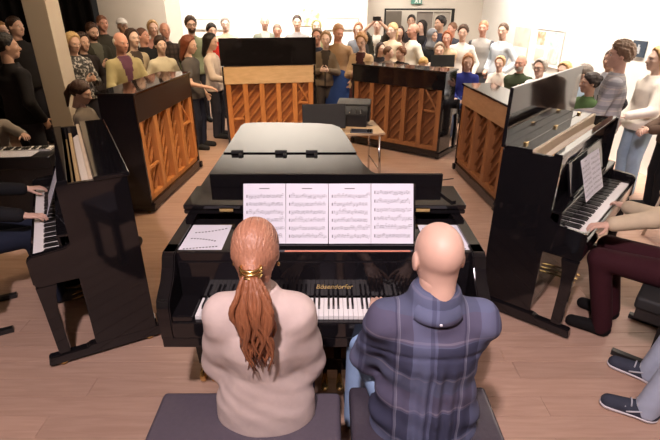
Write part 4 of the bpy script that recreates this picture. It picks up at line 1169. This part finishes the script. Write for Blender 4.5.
person('woman in grey headscarf and black coat before the doorway', 1.88, 9.25, 1.62, face=-100, look=-60, top=c(34, 34, 38), hair=('hijab', c(120, 122, 126)), sex='f')
person('tall dark-haired man in navy at the doorway', 2.20, 10.2, 1.80, face=-100, look=-150, top=c(48, 50, 62), hair=('thick', BLK), sk='tan')
person('man with short brown hair behind the red-haired woman', 2.55, 10.6, 1.67, face=-105, look=-150, top=c(60, 62, 70), hair=('short', c(110, 76, 54)), sk='ruddy')
person('red-haired woman in beige blouse standing with folded arms', 2.06, 8.85, 1.60, face=-112, top=c(205, 180, 150), hair=('bob', c(150, 82, 46)), sex='f', arms='crossed', sk='ruddy')
person('young man in white shirt with dark quiff', 2.37, 9.0, 1.69, face=-110, top=c(232, 226, 218), hair=('thick', c(70, 50, 36)), pants=c(50, 50, 56))
person('tall man in grey raglan sweater with dark sleeves', 2.87, 9.5, 1.75, face=-118, top=c(165, 160, 155), sleeves_col=c(78, 76, 80), hair=('buzz', c(170, 120, 90)), sk='ruddy', pants=c(84, 86, 92), fat=1.05)
person('man in light blue shirt near the right wall', 3.09, 9.05, 1.72, face=-150, look=-125, top=c(196, 205, 214), hair=('short', c(84, 62, 46)), arms=('pocket', 'pocket'), pants=c(60, 58, 60))
# seated rows
person('child with dark long hair just above the brown-post piano', .915, 9.0, 1.40, face=-100, look=-60, top=c(40, 36, 38), hair=('long', c(48, 34, 30)), sex='f')
person('small brown-haired child in beige top above the brown-post piano', 1.03, 8.72, 1.36, face=-85, look=-20, top=c(120, 104, 92), hair=('short', c(96, 64, 42)), sk='fair')
person('boy with ginger hair in dark top above the brown-post piano', 1.21, 8.5, 1.37, face=-80, look=-150, top=c(44, 40, 42), hair=('thick', c(110, 68, 40)), sk='fair')
person('seated blond child hidden up to the hair by the brown-post piano', 1.62, 8.55, 1.19, pose='sit', seat=.42, face=-100, top=c(160, 130, 110), hair=('thick', c(200, 160, 100)), nod=25)
person('grey-haired seated woman in pale blouse behind the music stand', 1.95, 8.85, 1.41, pose='sit', seat=.50, face=-105, top=c(200, 180, 165), hair=('shortf', c(170, 150, 130)), sex='f', arms='lap', pants=LJEANS)
person('seated long-haired woman in bright blue cardigan and jeans', 2.24, 8.0, 1.31, pose='sit', face=-115, look=-105, top=c(46, 54, 128), hair=('long', c(168, 116, 76)), sex='f', arms='lap', pants=c(120, 142, 178), nod=6)
person('seated blond woman in white top leaning forward', 2.86, 8.3, 1.245, pose='sit', face=-125, top=c(232, 222, 210), hair=('shortf', c(190, 150, 110)), sex='f', arms='lap', pants=c(205, 140, 120), lean=.15)
person('seated bald bearded man in dark green jacket with folded arms', 2.97, 7.68, 1.33, pose='sit', face=-135, top=c(58, 66, 46), hair=('ring', c(150, 130, 112)), beard=c(170, 160, 150), arms='crossed', pants=c(58, 58, 62), fat=1.08, sk='ruddy')
person('seated grey-haired woman in white blouse near the raised lid', 3.10, 7.25, 1.31, pose='sit', face=-140, top=c(222, 226, 232), hair=('shortf', c(165, 158, 150)), sex='f', arms='clasp' if 0 else 'lap', glasses=True)
person('seated blond person barely showing above the raised lid', 3.32, 6.95, 1.30, pose='sit', face=-145, top=c(230, 225, 220), hair=('shortf', c(200, 160, 110)), sex='f', arms='lap')
person('seated grey-haired man in light blue shirt right of the raised lid', 3.31, 6.4, 1.34, pose='sit', face=-150, look=160, top=c(178, 196, 214), hair=('short', c(120, 108, 98)), arms='lap')
person('seated dark-haired woman in green sweater smiling, right of the raised lid', 3.15, 5.88, 1.30, pose='sit', face=-165, look=175, top=c(74, 96, 58), hair=('bun', c(46, 36, 32)), sex='f', arms='lap', sk='tan')
person('standing man with curly brown hair and grey plaid shirt, seen from behind', 2.93, 5.02, 1.71, face=150, look=165, hair=('curly', c(130, 106, 86)), top=c(140, 140, 142), arms=('low', 'down'), pants=c(150, 132, 110), group='audience',
       top_mat=plaid('grey_plaid', c(158, 156, 158), [('Z', 9, 0, 0, .35, c(104, 106, 112), .6), ('Z', 9, .3, 0, .1, c(190, 180, 170), .7), ('X', 9, 0, 0, .3, c(110, 110, 116), .35)]))
person('balding man in black suit behind the man in plaid shirt', 3.38, 5.95, 1.56, face=-170, look=-150, top=c(36, 36, 40), inner=c(200, 200, 205), hair=('buzz', c(70, 50, 40)), sk='tan')
person('blond woman in cream sweater and pale jeans at the right', 3.50, 5.28, 1.64, face=-175, look=175, top=c(232, 224, 212), hair=('bob', c(205, 170, 118)), sex='f', pants=c(150, 172, 192), ties='loose', sk='pale', arms=('low', 'down'), shoes=c(200, 198, 195))
person('person in brown coat and black trousers at the right edge', 3.50, 4.72, 1.60, face=170, top=c(92, 74, 62), hair=('short', DKBR), pants=c(26, 26, 28), arms='clasp')
# seats under the seated listeners
def chair(x, y, face, seat, label, m=MATTE):
    e = empty('stacking_chair', (x, y, 0), R(face) - PI / 2, label, 'chair', 'chairs of the seated listeners')
    box('seat', -.21, .21, -.24, .18, seat - .035, seat - .004, m, e, .008)
    b_ = box('backrest', -.20, .20, -.012, .012, -.10, .10, m, e, .008); b_.location = (0, -.29, seat + .28); b_.rotation_euler = (R(8), 0, 0)
    for s in (-1, 1):
        tube('leg', [(s * .19, .15, seat - .03), (s * .21, .17, 0)], .011, CHROME, e)
        tube('leg', [(s * .19, -.30, seat + .34), (s * .19, -.25, seat - .02), (s * .21, -.28, 0)], .011, CHROME, e)
for x, y, f_, st_, lb in ((1.62, 8.55, -100, .42, 'low chair under the blond child behind the brown-post piano'), (1.95, 8.85, -105, .50, 'chair under the grey-haired woman behind the music stand'), (2.24, 8.0, -115, .46, 'chair under the woman in the blue cardigan'),
                        (2.86, 8.3, -125, .46, 'chair under the blond woman in the white top'), (2.97, 7.68, -135, .46, 'chair under the man in the green jacket'), (3.10, 7.25, -140, .46, 'chair under the grey-haired woman in white'),
                        (3.32, 6.95, -145, .46, 'chair under the blond person behind the raised lid'), (3.31, 6.4, -150, .46, 'chair under the man in the light blue shirt'), (3.15, 5.88, -165, .46, 'chair under the woman in the green sweater')):
    chair(x, y, f_, st_, lb)
# phone in the raised hands
ph = phd
px_, py_ = .93, 10.0
fr = R(math.degrees(math.atan2(2.6 - 10, -.93)))
tag(box('mobile_phone', -.037, .037, -.005, .005, -.075, .075, SATIN, None, .004), 'black mobile phone held up by the woman in the dark vest', 'phone').matrix_basis = Matrix.Translation((px_ + .37 * math.cos(fr), py_ + .37 * math.sin(fr), 1.79)) @ Matrix.Rotation(fr - PI / 2, 4, 'Z') @ Matrix.Rotation(PI / 2, 4, 'Y')

# ------------------------------------------------------------------ the players at the side pianos
person('girl in grey hoodie with dark ponytail playing the orange-back piano', -2.70, 5.22, 1.30, pose='sit', seat=.46, face=5, look=0, top=c(120, 112, 104), hair=('ponytail', c(62, 42, 34)), sex='f', nod=18, hand='keys',
       wrists=((-2.49, 5.40, .80), (-2.47, 5.12, .80)), group='pianists', pants=c(40, 40, 50), arms='low')
bench(-3.02, -2.42, 5.04, 5.40, .46, 'black bench under the girl in the grey hoodie', rz=R(95), feet='bars')
A_l = lambda x_, y_, z_: tuple(PA.matrix_basis @ Vector((x_, y_, z_)))
PAm = Matrix.Translation(PA.location) @ Matrix.Rotation(PA.rotation_euler.z, 4, 'Z')
PGm = Matrix.Translation(PG.location) @ Matrix.Rotation(PG.rotation_euler.z, 4, 'Z')
def pl(M, x_, y_, z_): return tuple(M @ Vector((x_, y_, z_)))
fa = math.degrees(math.atan2(-(PAm @ Vector((0, 1, 0)) - PAm @ Vector((0, 0, 0))).y, -(PAm @ Vector((0, 1, 0)) - PAm @ Vector((0, 0, 0))).x))
q = pl(PAm, .90, 1.08, 0)
person('pianist in black sleeves and dark jeans at the left upright piano', q[0], q[1], 1.34, pose='sit', seat=.50, face=fa, top=c(24, 23, 25), pants=c(28, 33, 48), hair=('short', DKBR), h=.012, hh=.007,
       feet=((-.10, .50, .09), (.10, .50, .09)), knees=((-.12, .45, .585), (.12, .45, .585)), wrists=(pl(PAm, 1.19, .645, .805), pl(PAm, .62, .64, .81)), hand='keys', group='pianists', lean=.05)
qb = pl(PAm, .80, 1.08, 0)
bench(qb[0] - .30, qb[0] + .30, qb[1] - .17, qb[1] + .17, .50, 'black bench with bar feet at the left upright piano', rz=PA.rotation_euler.z, feet='bars', cm=MATTE)
person('player in light grey sweater reaching over the low keyboard at the left edge', -3.55, 4.86, 1.22, pose='sit', seat=.47, face=-50, top=c(140, 132, 124), pants=c(40, 40, 46), hair=('short', DKBR), h=.013,
       wrists=((-2.90, 4.52, .85), (-3.5, 4.62, .82)), hand='relaxed', group='pianists', lean=.15, arms='low')
bench(-3.85, -3.35, 4.95, 5.29, .47, 'dark bench behind the low keyboard at the left edge', rz=R(28), feet='bars')
fg = math.degrees(math.atan2(-(PGm @ Vector((0, 1, 0)) - PGm @ Vector((0, 0, 0))).y, -(PGm @ Vector((0, 1, 0)) - PGm @ Vector((0, 0, 0))).x))
q = pl(PGm, 1.15, 1.06, 0)
person('pianist in cream sweater and wine-red trousers at the right upright piano', q[0], q[1], 1.34, pose='sit', seat=.49, face=fg, top=c(196, 180, 152), pants=c(52, 20, 26), hair=('bob', GREY), h=.012, hh=.007, sex='f',
       feet=((-.12, .27, .09), (.12, .27, .09)), wrists=(pl(PGm, .88, .61, .80), pl(PGm, 1.36, .62, .80)), hand='keys', group='pianists', lean=.08, shoes=c(20, 18, 18))
qb = pl(PGm, 1.17, 1.12, 0)
bench(qb[0] - .32, qb[0] + .32, qb[1] - .18, qb[1] + .18, .49, 'black bench with bar feet at the right upright piano', rz=PG.rotation_euler.z, feet='bars', cm=MATTE)
# listener whose leg reaches in from the right edge
person('listener in pale jeans and grey sneakers at the lower right edge', 2.21, 1.70, 1.32, pose='sit', seat=.46, face=146, top=c(90, 90, 96), pants=c(172, 184, 204), hair=('short', BRN), h=.011, shoes=c(58, 62, 74), sneaker=c(215, 212, 215), arms='lap', group='audience',
       feet=((-.10, .50, .09), (.24, .50, .09)), knees=((-.13, .42, .53), (.20, .42, .53)))
chair(2.21, 1.70, 146, .46, 'chair of the listener in pale jeans at the lower right')
# bentwood chair at the right edge behind the right upright
bc = empty('bentwood_chair', (3.30, 4.05, 0), R(200), 'pale bentwood chair at the right edge beside the brown coat', 'chair')
lathe('seat', [(0, .44), (.20, .44), (.205, .45), (.20, .465), (0, .465)], mat('pale_bentwood', (.42, .33, .24), .5), bc, 24)
bw = MATS['pale_bentwood']
tube('back_bow', [(-.17, .12, .0), (-.18, .16, .46), (-.17, .21, .75), (-.10, .235, .88), (0, .24, .91), (.10, .235, .88), (.17, .21, .75), (.18, .16, .46), (.17, .12, .0)], .014, bw, bc)
for s in (-1, 1): tube('leg', [(s * .13, -.12, .44), (s * .17, -.16, 0)], .014, bw, bc)

# ------------------------------------------------------------------ the two pianists at the grand
def woman_top(t, d):
    k = d['k']; tp = d['tp']
    # loose dolman blouse: soft batwing between back and upper arm, blousing at the waist
    for s in (-1, 1):
        t.cone(tp(s * .08, 0, .30), d['W'][s][0] * .6 + d['shs'][s] * .4, .060 * k, .045 * k, .05)
    X = t.ax[0][:, None, None]; Y = t.ax[1][None, :, None]; Z = t.ax[2][None, None, :]
    t.F = t.F + (.0016 * np.sin(X * 42 + 9 * np.sin(Z * 9)) * np.sin(Z * 22 + 5 * X)).astype(np.float32)
def man_top(t, d):
    X = t.ax[0][:, None, None]; Y = t.ax[1][None, :, None]; Z = t.ax[2][None, None, :]
    zy = d['nb'][2] - .14
    g = np.clip((zy - Z) / .10, 0, 1)
    ctr = np.exp(-(X / .10) ** 2)
    t.F = t.F + (-.010 * g * ctr * np.sin(X * 120) + .005 * np.sin(X * 26 + Z * 34) * np.sin(Z * 21 - X * 14) * np.clip((zy - Z) / .2, 0, 1)
                 + .004 * np.sin(Z * 60 + 30 * np.abs(X)) * np.clip((np.abs(X) - .10) / .1, 0, 1)).astype(np.float32)
    # yoke seam
    t.F = t.F + (.007 * np.exp(-((Z - zy + .03 * (X / .2) ** 2) / .007) ** 2)).astype(np.float32)
MANPLAID = plaid('blue_plaid', c(80, 84, 106), [
    ('Z', 3.3, .05, 0, .42, c(44, 44, 64), .7), ('Z', 3.3, .62, 0, .30, c(84, 72, 90), .45), ('Z', 6.6, .2, 0, .05, c(150, 140, 150), .28),
    ('X', 4.2, .3, 0, .35, c(104, 110, 138), .45), ('X', 4.2, .52, 0, .04, c(165, 165, 180), .32), ('X', 8.4, .1, 0, .12, c(40, 36, 60), .4)], .85)
WO, wd = person('woman with a red-blond ponytail and beige blouse playing the grand', -.266, 1.49, 1.395, pose='sit', seat=.53, face=90, sex='f', top=c(196, 178, 170), pants=c(44, 40, 58), hair=('x', c(150, 90, 60)), h=.009, hh=.005,
       wrists=((-.42, 1.77, .80), (-.165, 1.76, .80)), hand='keys', sleeve='elbow', group='pianists at the grand', lean=.03, hem=-.11, top_fn=woman_top, hair_obj=False, sk='pale', nod=8, fat=.93, loose=.026, hs=1.01, poles=(.22, -.2, -1))
MA, md = person('bald man in blue plaid shirt and jeans playing the grand', .378, 1.44, 1.42, pose='sit', seat=.53, face=90, top=c(70, 70, 95), top_mat=MANPLAID, pants=c(150, 178, 215), hair=('bald', c(120, 80, 60)), h=.009, hh=.005,
       wrists=((.21, 1.77, .80), (.43, 1.78, .80)), hand='keys', sleeve='rolled', group='pianists at the grand', lean=.03, collar=True, top_fn=man_top, sk='fair', look=97, nod=10, fat=1.07, loose=.020, hem=-.13, hs=1.10, neck=1.26, drop=.022, poles=(.30, -.2, -1),
       knees=((-.22, .42, .585), None), feet=((-.24, .40, .09), None))
# her hair: combed-back cap, gold clip and long wavy tail
def ponytail_hair():
    Mh = np.asarray(wd['Mh']); h = .0045
    f = Field((-.12, -.14, -.14), (.12, .13, .15), h)
    f.ell((0, -.013, .030), (.086, .106, .100), 0)
    f.cone((0, -.04, -.01), (0, -.05, -.07), .080, .060, .03)
    f.clip((0, .045, 0), (0, 1, -.55)); f.clip((0, 0, -.105), (0, .25, -1))
    X = f.ax[0][:, None, None]; Y = f.ax[1][None, :, None]; Z = f.ax[2][None, None, :]
    # strands gather towards the clip
    ang = np.arctan2(Z + .022, X + 1e-6)
    f.F = f.F + (.0010 * np.sin(ang * 40) * np.clip(-(Y - .03) / .06, 0, 1)).astype(np.float32)
    f.cone((0, -.09, -.02), (0, -.125, -.03), .040, .028, .03)
    V, Q = f.mesh()
    HM = mat('auburn_strands', c(142, 88, 58), .45, 0, .34, 26, .6, stretch=(5, 3, .7), spec=.5)
    ho = link('hair', mesh_np(V @ Mh[:3, :3].T + Mh[:3, 3], Q), mat('crown_hair', c(170, 118, 92), .42, 0, .3, 26, .5, stretch=(5, 3, .7)), WO)
    # fine strands combed from the hairline to the clip
    r0 = random.Random(9); cl_ = np.array([0, -1, -.52]); cl_ /= np.linalg.norm(cl_)
    for mm in (mat('strand_light', c(196, 148, 120), .5, 0, .2, 20), mat('strand_dark', c(132, 86, 64), .5, 0, .2, 20)):
        ac = Acc()
        for i in range(110):
            th = r0.uniform(-.12 * PI, 1.12 * PI); yy = .30 + .25 * max(0, math.sin(th)) + r0.uniform(-.1, .1)
            d0 = np.array([math.cos(th), yy, max(math.sin(th), -.5) * 1.0]); d0 /= np.linalg.norm(d0)
            om = math.acos(np.clip(d0 @ cl_, -1, 1)); pts = []
            for t in np.linspace(0, .97, 14):
                q_ = (math.sin((1 - t) * om) * d0 + math.sin(t * om) * cl_) / math.sin(om)
                pts.append(np.array([0, -.013, .030]) + q_ * np.array([.086, .106, .100]) * 1.004 + np.array([0, 0, -.006]) * t)
            v, q2, t2 = tube_arrays([tuple(P_) for P_ in pts], .0014, 4); ac.add(v, q2, t2, 0, Mh)
        st_ = link('combed_strands', ac.mesh([mm]), None, ho); st_['kind'] = 'stuff'
    def wv(p): p = Mh[:3, :3] @ np.array(p) + Mh[:3, 3]; return p
    # tail made of many thin wavy locks
    r_ = random.Random(4); root = wv((0, -.128, -.03))
    for i in range(64):
        a = r_.uniform(0, 2 * PI); q = math.sqrt(r_.random()); ph_ = r_.uniform(0, 6.28); L = r_.uniform(.27, .37)
        pts = []; rad = []
        for j in range(13):
            t = j / 12; sp = .014 + .050 * min(1, t * 2.4) * (1 - .40 * t)
            wob = .012 * math.sin(t * 12 + ph_) * min(1, t * 1.6)
            pts.append((root[0] + math.cos(a) * q * sp * 1.25 + wob + .012 * t, root[1] - .012 - .045 * math.sin(min(1, t * 1.5) * PI * .62) + math.sin(a) * q * sp * .8, root[2] - L * t + .012 * math.sin(t * PI)))
            rad.append((.0075 + .0035 * math.sin(t * PI)) * (1 - .75 * max(0, t - .6) / .4))
        V, F_, T_ = tube_arrays(pts, rad, 6); o = link('hair_lock', mesh_np(V, [F_, T_]), HM, ho)
    cp_ = wv((0, -.130, -.028))
    cl = empty('hair_clip', tuple(cp_)); cl.parent = WO
    for z in (-.014, 0, .014):
        p = [(.034 * math.cos(q), .030 * math.sin(q), z) for q in np.linspace(0, 2 * PI, 17)]
        V, F_, T_ = tube_arrays(p, .0058, 6, False); link('gold_band', mesh_np(V, [F_]), BRASS, cl)
    for s in (-1, 1):
        e_ = wv((s * .083, -.01, -.05)); V, F_, T_ = ball(e_, (.006, .006, .008)); link('earring', mesh_np(V, [F_, T_]), BRASS, WO)
ponytail_hair()
# his collar button and shirt collar fold
def man_collar():
    nb = md['nb']; k = md['k']; V = []; F = []
    n = 28
    for i in range(n + 1):
        t = -PI * .86 + (2 * PI * .86) * i / n   # open at the front
        cx, cy = math.sin(t), -math.cos(t)
        for r, z in ((.080, .030), (.086, .035), (.099, .004), (.107, -.014)):
            V.append((cx * r * k, nb[1] - .004 + cy * r * k * 1.02, nb[2] + z * k - .012 * (cy < -.2) * 0))
    for i in range(n):
        for j in range(3): F.append((4 * i + j, 4 * i + 4 + j, 4 * i + 5 + j, 4 * i + 1 + j))
    o = poly_mesh('collar', V, F, MANPLAID, MA, True); o.modifiers.new('thick', 'SOLIDIFY').thickness = .004
    V, F_, T_ = ball((0, nb[1] - .004 - .109 * k, nb[2] - .006 * k), (.006, .003, .006)); link('collar_button', mesh_np(V, [F_, T_]), mat('button', (.7, .7, .75), .3), MA)
man_collar()

# ------------------------------------------------------------------ pictures
GREYF = mat('thin_grey_frame', (.45, .46, .46), .4, .3)
picture('wall_picture', 'long narrow glazed frame on the white wall behind the woman with glasses', (-.12, 10.99, 1.52), 0, .74, .24, GREYF, [mat('pale_glazed', (.60, .64, .64), .3), (.04, .34, .1, .9, WHITEP), (.36, .66, .1, .9, WHITEP), (.68, .96, .1, .9, WHITEP)])
picture('wall_picture', 'narrow glazed frame on the white wall behind the tall bearded man', (-2.95, 10.99, 1.52), 0, .78, .22, GREYF, [MATS['pale_glazed'], (.04, .46, .1, .9, WHITEP), (.5, .96, .1, .9, WHITEP)])
picture('wall_picture', 'colourful abstract picture in yellow and blue on the white wall', (-.68, 10.99, 1.60), 0, .46, .34, None, [blotch('yellow_blue_art', (.25, .30, .55), (.75, .66, .5), (.75, .5, .2), 9)])
picture('wall_picture', 'tall beige and grey picture on the right wall behind the seated group', on_right(1.78, 1.10), ryaw, .58, .54, None, [blotch('beige_art', (.62, .60, .57), (.70, .64, .54), (.60, .52, .40), 3), (.05, .95, .0, .35, WHITEP)])
picture('wall_picture', 'wide white sheet with brown and teal prints on the right wall', on_right(2.58, 1.05), ryaw, .87, .60, mat('white_frame', (.75, .74, .72), .5), [WHITEP, (.06, .36, .55, .92, blotch('brown_art', (.35, .22, .12), (.55, .42, .28), (.7, .65, .55), 8)), (.55, .92, .1, .94, blotch('teal_art', (.35, .55, .52), (.7, .75, .7), (.6, .56, .5), 6)), (.06, .4, .08, .45, MATS['beige_art'])])
picture('wall_picture', 'small dark navy picture with pale figure on the right wall', on_right(5.03, 1.42), ryaw, .25, .20, None, [mat('navy_print', (.04, .06, .09), .5), (.35, .62, .2, .6, mat('pale_figure', (.5, .52, .54), .6)), (.42, .56, .6, .76, MATS['pale_figure'])])
